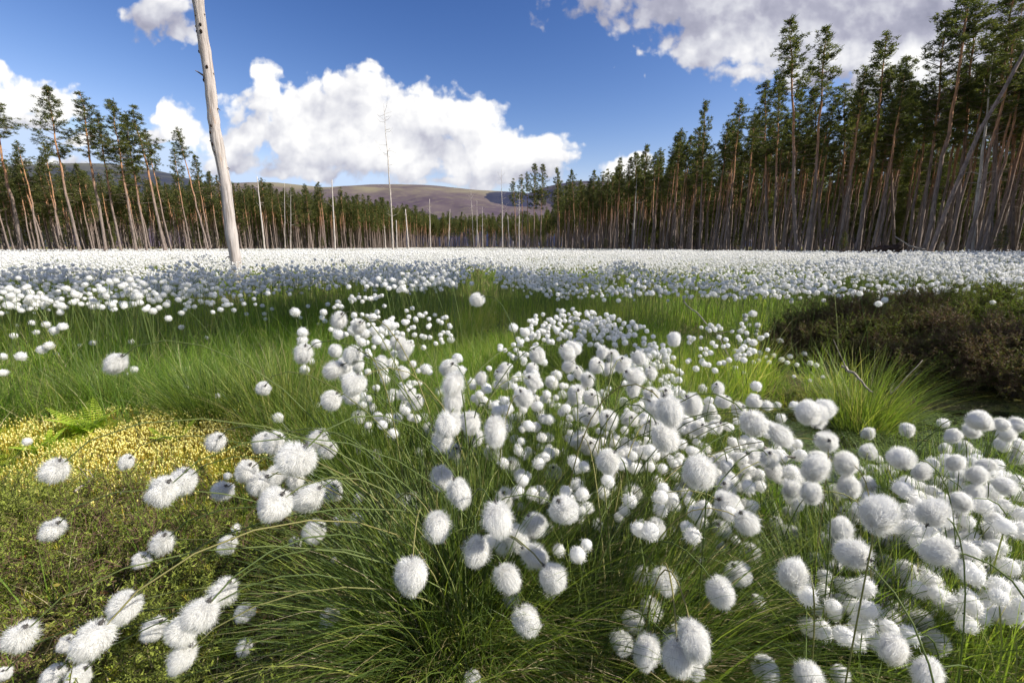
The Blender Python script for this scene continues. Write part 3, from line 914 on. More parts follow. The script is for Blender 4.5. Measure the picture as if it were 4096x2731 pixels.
# the big bleached trunk on the left
def big_snag():
    z0 = 8.6
    base = at_depth(942, 1062, z0); base[2] = float(gz(base[0], base[1])) - .05
    Y = base[1]
    H = 8.2
    keys = [(942, 1060), (925, 900), (895, 720), (870, 560), (845, 400), (825, 230), (800, 60), (790, 0), (770, -250), (755, -700)]
    P, Rr = [], []
    for (x, y) in keys:
        k = (1365.5 - y) / FPX
        Z = CAM_H + Y * (k * CP - SP) / (CP + k * SP)
        zc = Y * CP - (Z - CAM_H) * SP
        P.append([(x - 2048) / FPX * zc, Y, Z])
    P = np.array(P) - base
    P[0, 2] = 0
    f = np.linspace(0, 1, 60)
    s = np.concatenate([[0], np.cumsum(np.linalg.norm(np.diff(P, axis=0), axis=1))]); s /= s[-1]
    PP = np.stack([np.interp(f, s, P[:, i]) for i in range(3)], 1)
    PP[:, 0] += .012 * np.sin(f * 30) ; PP[:, 1] += .012 * np.cos(f * 23)
    e = empty('dead_tree', base, 'big bleached dead trunk standing in the flowers, running out of the top', 'dead tree', 'bleached dead stems in the bog')
    b = Buf()
    rad = .096 - .022 * f
    knots = np.sort(rng.uniform(.03, .97, 22))
    for q in knots: rad = rad + .012 * np.exp(-((f - q) / .006) ** 2)
    rad[0] *= 1.2; rad[1] *= 1.08
    tube(b, PP, rad, 14, .5 + .3 * np.sin(f * 9))
    link('trunk', b.mesh('big_dead_trunk', M_dead), e)
    zs = PP[:, 2]
    for (z, a, L, up) in ((.55, 3.3, .16, .1), (1.3, 2.6, .10, .3), (1.75, 4.3, .2, .9), (2.1, .4, .13, .5), (2.6, 3.1, .12, .2), (3.1, .3, .14, .3), (3.1, 2.9, .1, .3), (3.65, 3.2, .2, .35),
                          (3.7, .2, .1, .2), (4.3, 2.8, .11, .2), (4.6, .1, .1, .3), (5.1, 3.3, .42, .35), (5.2, 3.0, .12, .5), (5.6, 3.1, .3, .8), (5.62, .0, .1, .2), (6.1, 3.2, .3, .6), (6.3, .5, .25, .3)):
        p = np.array([np.interp(z, zs, PP[:, 0]), np.interp(z, zs, PP[:, 1]), z])
        d = np.array([math.cos(a), math.sin(a) * .7 - .2, up])
        b = Buf()
        tube(b, [p, p + d * L * .4, p + d * L * .75 + [0, 0, .02], p + d * L + [0, 0, -.02 if L < .2 else .03]], [.026, .018, .012, .005], 5, .1, cap=False)
        link('branch', b.mesh('snapped_branch', M_twig), e)
    for q in range(16):
        z = rng.uniform(.3, 6); a = -math.pi / 2 + rng.uniform(-1.1, 1.1)
        rloc = np.interp(z, zs, rad)
        p = np.array([np.interp(z, zs, PP[:, 0]) + math.cos(a) * rloc * .97, np.interp(z, zs, PP[:, 1]) + math.sin(a) * rloc * .97, z])
        V, T = ico(1)
        b = Buf(); b.add(V * [.014, .012, .022] * rng.uniform(.9, 2.0) + p, T, None, 0)
        link('knot', b.mesh('dark_knot', M_root), e)


big_snag()


def leaning_trunk():
    Y = 24.0
    P = []
    for x, y in ((3714, 1012), (3800, 800), (3925, 512), (4010, 370), (4096, 210), (4200, 0), (4260, -110)):
        k = (1365.5 - y) / FPX
        Z = CAM_H + Y * (k * CP - SP) / (CP + k * SP)
        P.append([(x - 2048) / FPX * (Y * CP - (Z - CAM_H) * SP), Y, Z])
    P = np.array(P); base = P[0].copy(); base[2] = 0
    P -= base; P[0, 2] = 0
    e = empty('dead_tree', base, 'long bare trunk leaning to the right across the shaded wood', 'dead tree', 'bleached dead stems in the bog')
    b = Buf(); tube(b, P, np.linspace(.105, .05, len(P)), 8, .1)
    link('trunk', b.mesh('leaning_trunk', M_bark), e)
    for q in range(7):
        i = rng.uniform(1, 5.5); p = np.array([np.interp(i, range(len(P)), P[:, c]) for c in range(3)])
        d = np.array([rng.uniform(-1, .4), rng.uniform(-.6, .6), .7]); L = rng.uniform(.5, 1.2)
        b = Buf(); tube(b, [p, p + d * L * .5, p + d * L], [.035, .02, .008], 4, .2, cap=False)
        link('branch', b.mesh('bare_branch', M_bark), e)


leaning_trunk()


def root_plate():
    c = at_depth(3505, 985, 21.0); c[2] = 0
    e = empty('uprooted_stump', c, 'dark uprooted stump with torn soil and roots at the wood edge', 'stump')
    V, T = ico(4)
    n = fbm(V[:, 0] * 3 + 5, V[:, 1] * 3 + V[:, 2] * 4, 3, 4)
    V = V * (0.75 + n * .6)[:, None] * [1.05, .4, .30]
    ca, sa = math.cos(-.32), math.sin(-.32)
    V = np.stack([V[:, 0] * ca + V[:, 2] * sa, V[:, 1], -V[:, 0] * sa + V[:, 2] * ca], 1) + [0, 0, .42]
    link('soil_plate', Buf().add(V, T, None, .4).mesh('soil_plate', M_root), e)
    for q in range(16):
        a = rng.uniform(0, 6.28); p = np.array([rng.uniform(-.8, .9), rng.uniform(-.3, .1), .45]); d = np.array([math.cos(a), -.4, abs(math.sin(a))])
        L = rng.uniform(.3, .8)
        b = Buf(); tube(b, [p, p + d * L * .5 + [0, 0, .05], p + d * L + rng.normal(0, .1, 3)], [.03, .018, .006], 4, .8, cap=False)
        link('root', b.mesh('torn_root', M_root), e)
    # the pale fallen branch
    A, B = at_depth(3579, 945, 20.5), at_depth(3700, 1000, 20.0)
    mid = (A + B) / 2 + [0, 0, -.12]
    e = empty('fallen_branch', A, 'pale fallen branch propped to the right of the uprooted stump', 'branch')
    b = Buf(); tube(b, np.array([A, A * .6 + mid * .4, mid, B]) - A, [.02, .03, .035, .05], 6, .8)
    link('branch_wood', b.mesh('fallen_branch', M_twig), e)
    # brushwood beside it
    b = Buf()
    for q in range(140):
        p = c + [rng.normal(-1.5, .8), rng.normal(-.3, .5), .1]; d = np.array([rng.normal(0, 1), rng.normal(0, .6), abs(rng.normal(0, .5))]) * rng.uniform(.3, .8)
        tube(b, [p, p + d * .5 + rng.normal(0, .05, 3), p + d], [.012, .009, .004], 3, rng.uniform(0, .8), cap=False)
    tag(link('brushwood', b.mesh('brushwood', M_twig)), 'tangle of brown dead twigs left of the uprooted stump', 'brushwood', kind='stuff')


root_plate()

# ------------------------------------------------------------------ cottongrass heads
BASE_DIA = 0.042


def head_mesh(n_str, core_sub, seed, droop=.5, width=.013, flat=.92, tip=1.0):
    """unit head (radius 1): pole with the dark bract at +Z, fibres sweeping away from it"""
    r = np.random.default_rng(seed)
    b = Buf()
    V, T = ico(core_sub)
    nn = fbm(V[:, 0] * 2 + seed, V[:, 1] * 2 + V[:, 2], seed, 2)
    V = V * (.74 + .12 * nn)[:, None] * [flat, flat, 1.0] - [0, 0, .06]
    b.add(V, T, None, .86)
    # fibres
    N = n_str
    i = np.arange(N) + .5
    ph = np.arccos(1 - 1.93 * i / N); th = math.pi * (1 + 5 ** .5) * i
    n = np.stack([np.cos(th) * np.sin(ph), np.sin(th) * np.sin(ph), -np.cos(ph)], 1) + r.normal(0, .06, (N, 3))
    n /= np.linalg.norm(n, axis=1, keepdims=True)
    away = np.stack([n[:, 0], n[:, 1], n[:, 2] - 1.0], 1)         # from the bract
    away /= np.linalg.norm(away, axis=1, keepdims=True)
    lump = .76 + .46 * fbm(n[:, 0] * 1.6 + seed, n[:, 1] * 1.6 + n[:, 2] * 1.3, seed + 9, 3)
    clump = r.normal(0, 1, (40, 3)); clump /= np.linalg.norm(clump, axis=1, keepdims=True)
    near = clump[np.argmax(n @ clump.T, 1)]
    L = lump * r.uniform(.90, 1.04, N) * tip * (1 + .10 * (r.random(N) < .05))
    unit = lambda q: q / np.linalg.norm(q, axis=1, keepdims=True)
    up = np.array([[0, 0, 1.]])
    p0 = unit(n + up * .75 * droop) * .55 * [flat, flat, 1]
    p1 = unit(n + up * .30 * droop) * (.86 * L)[:, None] * [flat, flat, 1]
    d = unit(n - up * .10 * droop + near * .10 + r.normal(0, .05, (N, 3)))
    p2 = d * L[:, None] * [flat, flat, 1 + .10 * droop]
    fly = r.random(N) < .16
    p1[fly] = (n * (.88 * L)[:, None])[fly]
    p2[fly] = (unit(n + r.normal(0, .16, (N, 3))) * (L * r.uniform(1.0, 1.16, N))[:, None])[fly]
    P = np.stack([p0, p1, p2], 1)
    side = np.cross(n, r.normal(size=(N, 3))); side /= np.linalg.norm(side, axis=1, keepdims=True)
    W = np.stack([np.full(N, width), np.full(N, width * .8), np.full(N, width * .2)], 1)
    ribbons(b, P, W, side, np.clip(r.normal(.82, .13, N), .3, 1))
    return b


def bract_mesh(seed):
    r = np.random.default_rng(seed)
    b = Buf()
    tube(b, [[0, 0, 1.12], [0, 0, .95], [0, 0, .74]], [.05, .10, .17], 6, .5, cap=False)
    N = 10
    a = np.arange(N) * 2 * math.pi / N + r.normal(0, .2, N)
    dr = np.stack([np.cos(a), np.sin(a), 0 * a], 1)
    P = np.stack([dr * .05 + [0, 0, .98], dr * .22 + [0, 0, .93], dr * r.uniform(.32, .5, N)[:, None] + [0, 0, .82]], 1)
    ribbons(b, P, np.array([[.05, .045, .01]] * N), np.cross(dr, [0, 0, 1.]), .5)
    return b


HB = [head_mesh(5200, 3, 100 + i, width=.0085, droop=(.35, .8, .5, 1.0, .2, .65, 1.15, .4, .9, .6)[i], flat=(.95, .84, 1.0, .82, .99, .90, .78, .96, .88, 1.04)[i]) for i in range(10)]
HEADS = [b.mesh('cotton_head', M_cotton) for b in HB]
BR = [bract_mesh(i).mesh('bract', M_bract) for i in range(2)]
MIDH = [head_mesh(210, 2, 200 + i, width=.034, droop=(.3, .6, .9)[i]).arrays() for i in range(3)]
LOWH = [head_mesh(34, 1, 300 + i, width=.10, droop=.6, tip=1.0).arrays() for i in range(2)]
V_, T_ = ico(1)
FARH = [(V_ * (.86 + .2 * np.random.default_rng(3 + i).random((len(V_), 1))), T_, np.zeros((0, 4), int), np.full(len(V_), .86)) for i in range(2)]

# heads read off the photograph piece by piece: (x, y, size) within each piece
A_ = (0, 1750, 1.598, """350,210,190 812,155,105 1165,280,160 1040,345,205 335,590,155 1035,675,165 905,785,110 1425,340,130 1575,215,150 1660,290,150 1765,240,130
1890,270,130 1890,140,225 1970,385,180 2090,80,110 2125,340,120 1755,430,200 1510,580,70 1455,680,130 2010,605,140 1885,670,80 2135,780,45 2165,530,70 1420,990,190
1275,1130,235 1165,1235,200 795,1085,210 595,1290,255 985,1225,160 1165,1405,200 125,1275,225 425,1320,120 1565,1115,120 1565,1340,110 2105,1145,110 15,1510,110
340,1515,140 500,1530,170 1455,245,55 175,25,60 1380,30,130 1675,30,120 1755,30,140 2030,10,130 1845,45,70 2065,285,60""")
B_ = (1366, 1750, 1.598, """115,60,80 225,115,85 640,255,150 750,350,165 380,415,105 455,375,65 110,385,75 95,530,110 310,605,80 480,440,55 610,570,180 785,590,70 870,570,65 865,725,185
450,875,200 1000,520,190 1045,390,130 1100,465,100 1090,185,110 755,155,65 865,70,80 970,90,100 715,85,110 640,20,140 860,0,110 975,0,130 1360,225,105 1425,460,170 1335,455,60
1235,560,145 1120,640,150 1040,715,120 1230,750,170 1060,890,180 1080,1025,110 1345,890,180 1325,1000,80 1180,1170,185 1585,50,110 1530,20,110 1705,150,150 1825,140,105 1580,200,85
1645,190,60 1735,250,95 1865,350,120 2075,395,130 1755,615,110 2010,580,145 2120,595,65 1910,880,140 2065,915,165 1980,1095,150 1860,1170,130 1790,1310,140 1950,1360,190 2120,1280,150
2150,1400,220 835,1545,105 1915,75,70 2010,95,90 500,90,65 1220,110,70 1420,95,70 1640,350,45 1515,570,70 1950,200,50 2130,240,70 2170,330,80 1400,660,30 390,520,50""")
C_ = (2732, 1750, 1.598, """100,220,200 40,300,110 240,165,110 140,75,90 555,130,130 440,125,110 700,65,75 920,30,140 640,0,110 845,200,170 870,150,130 690,235,110 580,215,110 700,330,130
820,350,150 470,270,100 270,250,100 280,330,130 400,335,95 285,435,150 200,480,100 405,540,165 250,585,130 65,590,80 75,675,125 335,655,70 235,690,75 435,730,125 110,775,45 690,485,100
595,545,90 685,605,110 895,445,90 1000,440,85 965,350,100 1060,310,140 1185,300,110 1045,165,140 1185,90,100 1245,135,70 1390,135,150 1670,70,85 1800,65,95 1870,115,90 1250,490,240
1600,480,200 1010,590,160 910,665,110 1090,745,230 1330,670,120 1640,725,210 850,775,90 910,820,80 355,865,150 700,875,205 240,985,185 475,1045,95 1170,950,110 1210,1010,120 1285,915,90
1430,975,130 1445,1070,120 1240,1150,100 1330,1155,130 1520,1180,150 1640,1145,120 1620,1310,160 1345,1345,205 70,1290,225 50,1450,180 530,1480,175 800,1530,205 1005,1510,115 1560,1500,220
1925,1090,150 1995,1010,120 1940,850,120 2080,810,95 2130,920,110 1870,570,90 1960,480,100 1985,640,130 1990,730,120 1880,660,120 1780,410,150 1650,270,100 1760,250,110 1700,200,90
1520,215,120 1600,150,80 1740,165,130 1830,140,80 1940,175,120 1880,240,130 1990,260,110 2060,310,130 2110,480,120 1860,350,130 1900,390,110 2000,410,110 1460,400,100 1365,385,90
1340,300,80 1410,305,90 1300,200,80 1350,235,70 1430,840,140 1290,790,100 1765,820,75 1720,505,90 1750,580,90 2130,590,120 2160,840,70 2040,50,100 2130,50,100 2140,130,100 2150,290,90
2140,380,90 1215,215,90 1135,210,70 1500,650,90 1395,660,100 1480,470,90 1060,500,110 960,920,60 1070,990,80""")
D_ = (1366, 950, 1.722, """738,895,120 800,830,80 770,1010,160 820,915,80 775,1120,150 755,1215,130 730,1290,160 580,905,85 85,810,130 85,1010,150 70,1090,110 20,880,110 110,880,90
30,940,100 310,600,80 350,610,70 215,550,65 120,615,110 80,640,80 160,660,80 225,640,70 245,705,80 140,720,75 275,640,60 310,740,80 390,725,100 450,760,100 425,800,90 360,800,60
270,865,90 350,865,85 275,930,60 420,930,90 355,1075,85 450,1070,105 510,1135,105 470,1010,65 300,975,75 190,1205,80 115,1240,90 185,1280,70 180,1340,80 350,1265,85 565,1235,75
300,1345,70 385,1365,65 600,1320,90 670,1060,60 885,1270,140 910,1370,120 1055,1325,170 1160,1290,80 960,970,90 1100,950,90 1120,910,90 1130,1010,80 1060,1010,60 900,1000,70 955,1130,80
1020,1150,80 1105,1115,55 1110,1175,65 1225,1240,80 1180,1015,70 1225,960,70 1315,910,90 1320,990,120 1260,1100,130 1345,810,105 1395,860,60 1480,945,75 1450,1000,90 1185,620,70
1265,655,75 1555,790,115 1600,765,95 1565,880,95 1630,930,90 1695,975,110 1755,885,100 1695,925,50 1800,795,90 1865,815,90 1840,900,90 1935,870,110 2045,825,100 2130,930,95
2015,955,130 2010,1040,110 2135,1090,130 2230,1080,110 2260,1190,190 2180,1180,150 1610,1075,120 1725,1105,110 1810,1080,80 1840,1255,130 1720,1240,120 1735,1200,70 1665,1180,80
1985,1245,110 1985,1180,70 1940,1130,80 1530,1295,75 1540,1350,80 1495,1165,65 1520,1080,65 1440,1140,60 1370,1210,80 1365,1350,60 2140,1300,120 2225,1370,180 2290,695,95 755,705,50
2340,1300,80 2000,1385,80 935,430,95""")
F_ = (2732, 950, 1.724, """505,1025,85 240,1040,90 135,1040,65 490,1130,95 580,1160,85 650,1155,60 765,1160,80 860,1210,160 925,1230,150 975,1180,135 490,1280,185 275,1130,100 380,1180,100
665,1360,165 985,1400,145 675,1245,75 225,1305,105 110,1315,120 20,1290,100 60,1150,130 185,1200,90 1545,1325,95 1280,1350,90 1795,1280,85 2045,1265,150 1865,1365,115 1990,1330,130
2195,1290,130 2230,1350,120 2300,1290,120 2200,1420,110 2290,1420,100 480,525,55 430,540,40 430,568,38 515,605,45 455,605,35 400,645,50 440,670,40 510,645,38 505,670,35 600,657,38
673,652,38 733,655,42 775,682,40 670,712,45 650,735,38 710,762,42 525,705,38 485,725,60 525,797,48 625,813,38 678,842,42 738,820,42 793,797,38 838,803,42 878,865,46 920,880,40
1033,805,36 720,862,36 785,877,36 593,860,36 570,825,30 522,847,34 487,860,36 430,850,34 375,850,30 362,897,36 355,780,36 395,733,36 875,985,30 965,960,30 765,957,30 420,932,30""")
G_ = (0, 950, 1.722, """795,865,150 955,402,65 2035,515,75 2085,655,85 2083,708,80 2180,730,75 2090,800,125 2098,910,75 2135,850,60 1815,1040,105 925,908,60 870,945,45 1290,905,45
1282,1032,55 1500,1090,45 1250,618,45 905,718,45 640,478,55 640,725,50 550,740,32 290,775,75 335,745,75 385,800,38 145,820,80 20,818,65 20,930,75 375,640,75 432,612,75 318,597,65
250,652,48 220,587,50 95,678,55 187,1405,70 1917,1240,85 2175,1155,65 1425,690,30 1697,527,32 1823,527,32 1828,562,28 1808,470,32 1873,492,28 2070,552,28 2122,472,28 2195,595,24
2238,575,38 2228,515,55 2257,460,36 2335,570,110 2335,670,80 2310,780,90 2300,910,130 2285,1120,130 407,497,28 337,500,28 117,605,28 45,517,32 235,520,24""")

heads = []      # x px, y px, size px, piece
for key, (ox, oy, s, txt) in zip('ABCDFG', (A_, B_, C_, D_, F_, G_)):
    for w in txt.split():
        a, b, c = map(float, w.split(','))
        heads.append((ox + a / s, oy + b / s, c / s, key))
heads.sort(key=lambda h: -h[2])
print('heads listed', len(heads))

TUSS = {'main': at_height(1830, 2560, 0.05), 'main2': at_height(2500, 2600, 0.05), 'right': at_height(3560, 2500, 0.05)}


def head_place(px, py, dia):
    zc = BASE_DIA * FPX / dia
    zc = min(zc, 3.6)
    P = at_depth(px, py, zc)
    for _ in range(200):
        g = float(gz(P[0], P[1]))
        if P[2] > .70: zc *= 1.02
        elif P[2] < g + .10 and zc > .3: zc *= .98
        else: break
        P = at_depth(px, py, zc)
        if (P[2] > .7 and (1365.5 - py) / FPX * CP - SP >= 0): break
    return P, zc


def stalk_curve(root, head, n=9, arch=None, stiff=.5):
    """a stalk that rises from the root, arches over and hangs at the head"""
    root = np.asarray(root); head = np.asarray(head)
    h = head - root; hd = np.array([h[0], h[1], 0]); L = np.linalg.norm(hd) + 1e-6
    a = arch if arch is not None else .03 + .22 * L
    p1 = root + hd * .12 + [0, 0, max(.12, h[2] * .8 + a * .6)]
    p2 = head - hd / L * min(.10, L * .5) + [0, 0, a * .9]
    t = np.linspace(0, 1, n)[:, None]
    return (1 - t) ** 3 * root + 3 * (1 - t) ** 2 * t * p1 + 3 * (1 - t) * t * t * p2 + t ** 3 * head


recs = []
for (px, py, dia, key) in heads:
    P, zc = head_place(px, py, dia)
    off = math.hypot(px - 2048, py - 1365.5) / FPX
    r = dia / FPX * zc / 2 * 1.10 / ((1 + math.sqrt(1 + off * off)) / 2)
    # root: the big tussock in front feeds the heads around it, others rise from near by
    x, y = P[0], P[1]
    root = None
    if key == 'A' or (key == 'B') or (key == 'G' and dia > 55) or (key == 'D' and (dia > 60)) or (key == 'C' and px < 3150) or (key == 'F' and dia > 75 and px < 3350):
        c = TUSS['main'] if px < 2300 else (TUSS['main2'])
        c = c.copy()
        if key in 'DFG': c = c + [0, .18, 0]
        lim = .62
        v = np.array([x - c[0], y - c[1]]); dd = np.linalg.norm(v)
        if dd > lim: c[:2] = c[:2] + v * (1 - lim / dd)
        root = np.array([c[0] + rng.normal(0, .06), c[1] + rng.normal(0, .05), 0])
    else:
        root = np.array([x + rng.normal(0.02, .07), y + rng.normal(.0, .06) - .02, 0])
    root[2] = float(gz(root[0], root[1])) - .01
    cur = stalk_curve(root, P, 10, None if key not in 'CF' or px < 3150 else rng.uniform(.0, .035))
    t = cur[-2] - cur[-1]; t /= np.linalg.norm(t)
    pole = t * .8 + np.array([0, 0, .35]) + rng.normal(0, .15, 3)
    if P[2] > root[2] + .1 and key in 'CF' and px > 3150:
        pole = np.array([rng.normal(0, .35), rng.normal(0, .35), -1.0]) if rng.random() < .55 else pole
    pole /= np.linalg.norm(pole)
    recs.append(dict(px=px, py=py, dia=dia, key=key, P=P, r=r, root=root, cur=cur, pole=pole))

# labels: who it is by its place among its neighbours
REG = {
    'A': ('over the lower left heather', 'fluffy heads hanging over the lower left heather'),
    'B': ('of the bottom centre tussock', 'fluffy heads of the bottom centre tussock'),
    'C': ('in the lower right tangle', 'fluffy heads of the lower right tangle'),
    'D': ('in the middle of the foreground', 'fluffy heads in the middle of the foreground'),
    'F': ('near the right hand pool', 'fluffy heads near the right hand pool'),
    'G': ('in the grass on the left', 'fluffy heads in the grass on the left'),
}
SPECIAL = {
    (350, 210, 'A'): 'large round white cotton head floating alone over the golden moss',
    (812, 155, 'A'): 'small cotton head on a level stalk right of the golden moss',
    (335, 590, 'A'): 'lone cotton head low on the left over green heather',
    (450, 875, 'B'): 'big white cotton head on an arching stalk at the left of the bottom tussock',
    (1180, 1170, 'B'): 'lowest long cotton head of the bottom centre tussock with a dark collar',
    (2105, 1145, 'A'): 'small egg shaped cotton head left of the bottom tussock stems',
    (610, 570, 'B'): 'round cotton head above the arching stalk in the bottom centre',
    (770, 1010, 'D'): 'second cotton head from the top of the tall white column of heads',
    (738, 895, 'D'): 'cotton head at the top of the tall white column of heads',
    (795, 865, 'G'): 'cotton head blown sideways, alone over the left green grass',
    (935, 430, 'D'): 'single grey white head floating over the sunlit grass gap',
    (1815, 1040, 'G'): 'lone cotton head with a dark collar left of the white cluster',
    (1345, 1345, 'C'): 'large cotton head at the lower right among broad arching blades',
    (530, 1480, 'C'): 'egg shaped cotton head at the bottom edge right of centre',
    (835, 1545, 'B'): 'tuft cut off by the bottom edge below the centre tussock',
}
sp = {}
for (a, b, k), l in SPECIAL.items():
    ox, oy, s = {'A': A_, 'B': B_, 'C': C_, 'D': D_, 'F': F_, 'G': G_}[k][:3]
    sp[(round(ox + a / s, 1), round(oy + b / s, 1), k)] = l
top = recs[:292]
for k in REG:
    g = [r for r in top if r['key'] == k]
    for r in g: r['label'] = sp.get((round(r['px'], 1), round(r['py'], 1), k))
    def give(fn, words):
        rest_ = sorted([r for r in g if not r['label']], key=fn)
        for r, w in zip(rest_, words):
            r['label'] = 'cotton head %s %s' % (w, REG[k][0])
    where = REG[k][0]
    srt = [r for r in g if not r['label']]
    for fn, words in ((lambda r: r['px'], ['farthest left', 'second from the left', 'third from the left']),
                      (lambda r: -r['px'], ['farthest right', 'second from the right', 'third from the right']),
                      (lambda r: r['py'], ['highest up', 'second highest']),
                      (lambda r: -r['py'], ['lowest down', 'second lowest']),
                      (lambda r: -r['dia'], ['of the largest size', 'of the second largest size'])):
        allr = sorted(g, key=fn)
        for r, w in zip(allr, words):
            if not r['label']: r['label'] = 'cotton head %s of those %s' % (w, where)
    for r in g:
        if not r['label']:
            r['label'] = '%s white cotton head among look-alikes %s' % ('large' if r['dia'] > 90 else 'middling' if r['dia'] > 60 else 'small', where)

for i, r in enumerate(top):
    e = empty('cottongrass_flower', r['root'], r['label'], 'cottongrass flower', REG[r['key']][1])
    b = Buf()
    tube(b, r['cur'] - r['root'], np.linspace(.0014, .0010, len(r['cur'])), 4, float(rng.uniform(0, 1)), cap=False)
    link('stalk', b.mesh('stalk', M_stalk), e)
    h = link('seed_head', HEADS[int(rng.integers(0, 10))], e, r['P'] - r['root'])
    q = Vector(r['pole']).to_track_quat('Z', 'Y') @ Quaternion((0, 0, 1), rng.uniform(0, 6.28))
    h.rotation_mode = 'QUATERNION'; h.rotation_quaternion = q
    s = r['r'] / .97
    h.scale = (s * rng.uniform(.88, 1.08), s * rng.uniform(.88, 1.08), s * rng.uniform(.94, 1.14))
    br = link('bract', BR[i % 2], h); br.scale = (.62, .62, .9); br.location = (0, 0, .10)

# ---- the drifts: everything smaller, nobody could count it
BND = [(-400, 1215), (0, 1235), (350, 1235), (700, 1250), (1000, 1240), (1080, 1175), (1400, 1140), (1700, 1165), (1820, 1145), (1870, 1062), (1975, 1062), (2010, 1130), (2200, 1180), (2600, 1180),
       (2900, 1190), (3300, 1185), (3600, 1200), (4096, 1225), (4500, 1225)]
dr = Buf(); st = Buf()


def scatter(P, r, arrs, tint, up=None):
    kd = rng.integers(0, len(arrs), len(P))
    for v in range(len(arrs)):
        s = kd == v
        if not s.any(): continue
        n = int(s.sum())
        d = np.stack([rng.normal(.1, .45, n), rng.normal(0, .45, n), np.full(n, -.6)], 1) * np.where(rng.random(n) < .65, 1, -1)[:, None]
        Rm = frames(d, rng.uniform(0, 6.28, n)) * r[s][:, None, None]
        Rm[:, 2, :] *= .92
        stamp(dr, arrs[v], Rm, P[s], tint[s])


def stems(P, lean=.12, w=.0011, n=4):
    N = len(P)
    root = P.copy(); root[:, :2] += rng.normal(0, lean * .5, (N, 2)); root[:, 2] = gz(root[:, 0], root[:, 1])
    f = np.linspace(0, 1, n)[None, :, None]
    Q = root[:, None] * (1 - f) + P[:, None] * f
    Q[:, :, :2] = root[:, None, :2] + (P - root)[:, None, :2] * (f ** 2)
    ribbons(st, Q, np.full((N, n), w), None, rng.uniform(.1, .8, N))


# the rest of the listed heads
rest_h = recs[292:]
P = np.array([r['P'] for r in rest_h]); rr = np.array([r['r'] for r in rest_h])
scatter(P, rr, [b.arrays() for b in (head_mesh(420, 2, 61, width=.03), head_mesh(420, 2, 62, width=.03, droop=.9))], rng.uniform(-.05, .1, len(P)))
stems(P)


def blob(n, px, py, wx, wy, d0, d1, size, tilt=0.0):
    """heads of one tussock seen in the middle distance"""
    a = rng.uniform(0, 6.28, n); q = np.sqrt(rng.random(n))
    x = px + wx * q * np.cos(a); y = py + wy * q * np.sin(a) + tilt * (x - px)
    t = (y - (py - wy)) / (2 * wy)
    zc = d1 + (d0 - d1) * np.clip(t, 0, 1) + rng.normal(0, .08, n)
    Pp = np.array([at_depth(u, v, z) for u, v, z in zip(x, y, zc)])
    g = gz(Pp[:, 0], Pp[:, 1])
    Pp[:, 2] = np.maximum(Pp[:, 2], g + .1)
    r = size * rng.uniform(.38, .56, n)
    scatter(Pp, r, MIDH, rng.uniform(-.1, .12, n)); stems(Pp)


# dome in the middle right, with its skirt running down to the right
blob(150, 2290, 1310, 190, 75, 2.3, 2.9, .036)
blob(95, 2520, 1370, 170, 90, 2.1, 2.6, .035, .35)
blob(60, 2640, 1480, 90, 90, 1.9, 2.2, .034, .4)
blob(34, 2080, 1385, 90, 70, 2.2, 2.5, .034)
blob(36, 2850, 1400, 110, 110, 2.0, 2.5, .032)
blob(26, 2990, 1370, 90, 80, 2.1, 2.5, .032)
blob(75, 1480, 1270, 210, 90, 2.1, 3.0, .035)
blob(28, 1700, 1320, 110, 90, 2.1, 2.8, .032)
blob(30, 1990, 1540, 190, 80, 1.3, 1.7, .033)
blob(46, 2150, 1600, 260, 110, 1.1, 1.5, .033)
blob(40, 2700, 1640, 170, 90, 1.2, 1.6, .034)
blob(34, 2560, 1800, 220, 90, 1.0, 1.3, .034)
blob(24, 1560, 1640, 130, 100, 1.2, 1.6, .033)
blob(20, 3300, 1180, 200, 40, 3.2, 3.6, .036)
blob(120, 3850, 2020, 300, 190, .85, 1.25, .042)
blob(60, 3900, 2330, 240, 170, .75, .95, .038)
blob(50, 3450, 2420, 260, 180, .72, .95, .036)
blob(45, 3050, 1900, 220, 170, .95, 1.3, .038)
blob(60, 2700, 1950, 300, 200, .85, 1.2, .034)
blob(34, 2250, 1850, 300, 150, .9, 1.2, .034)
blob(70, 2400, 1680, 420, 150, 1.1, 1.6, .031)
blob(46, 2900, 1780, 260, 160, 1.1, 1.5, .032)
blob(40, 1560, 1500, 170, 170, 1.4, 2.1, .031)
blob(24, 2150, 2100, 260, 160, .8, 1.0, .030)
blob(26, 3560, 2020, 170, 80, 1.0, 1.3, .038)

# big field: tussocks near, loose beyond
def bound(px, py):
    return py < np.interp(px, [b[0] for b in BND], [b[1] for b in BND])


n = 46000
d = np.sqrt(rng.uniform(2.6 ** 2, 11.5 ** 2, n)); a = rng.uniform(-.98, .98, n)
X, Y = d * np.sin(a), d * np.cos(a)
dens = fbm(X * 1.5, Y * 1.5, 41, 3)
k = dens * .6 + .4 * fbm(X * .55, Y * .9, 44, 2) > rng.uniform(.34, .56, n); X, Y, dens, d = X[k], Y[k], dens[k], d[k]
Z = gz(X, Y) + .31 + .22 * np.clip((dens - .3) * 2.2, 0, 1) + rng.normal(0, .045, len(X))
P = np.stack([X, Y, Z], 1)
px, py, zc = proj(P)
k = bound(px + rng.normal(0, 30, len(px)), py + rng.normal(0, 13, len(px))) & (np.abs(px - 2048) < 2450)
k &= ~((px > 3150) & (py > 1175) & (rng.random(len(px)) < .75))
k |= ((px > 3500) & (py < 1230) & (rng.random(len(px)) < .0))
P = P[k]; zc = zc[k]
r = rng.uniform(.012, .0205, len(P))
nr = zc < 6
scatter(P[nr], r[nr], MIDH if nr.sum() < 4500 else MIDH, rng.uniform(-.12, .12, int(nr.sum())))
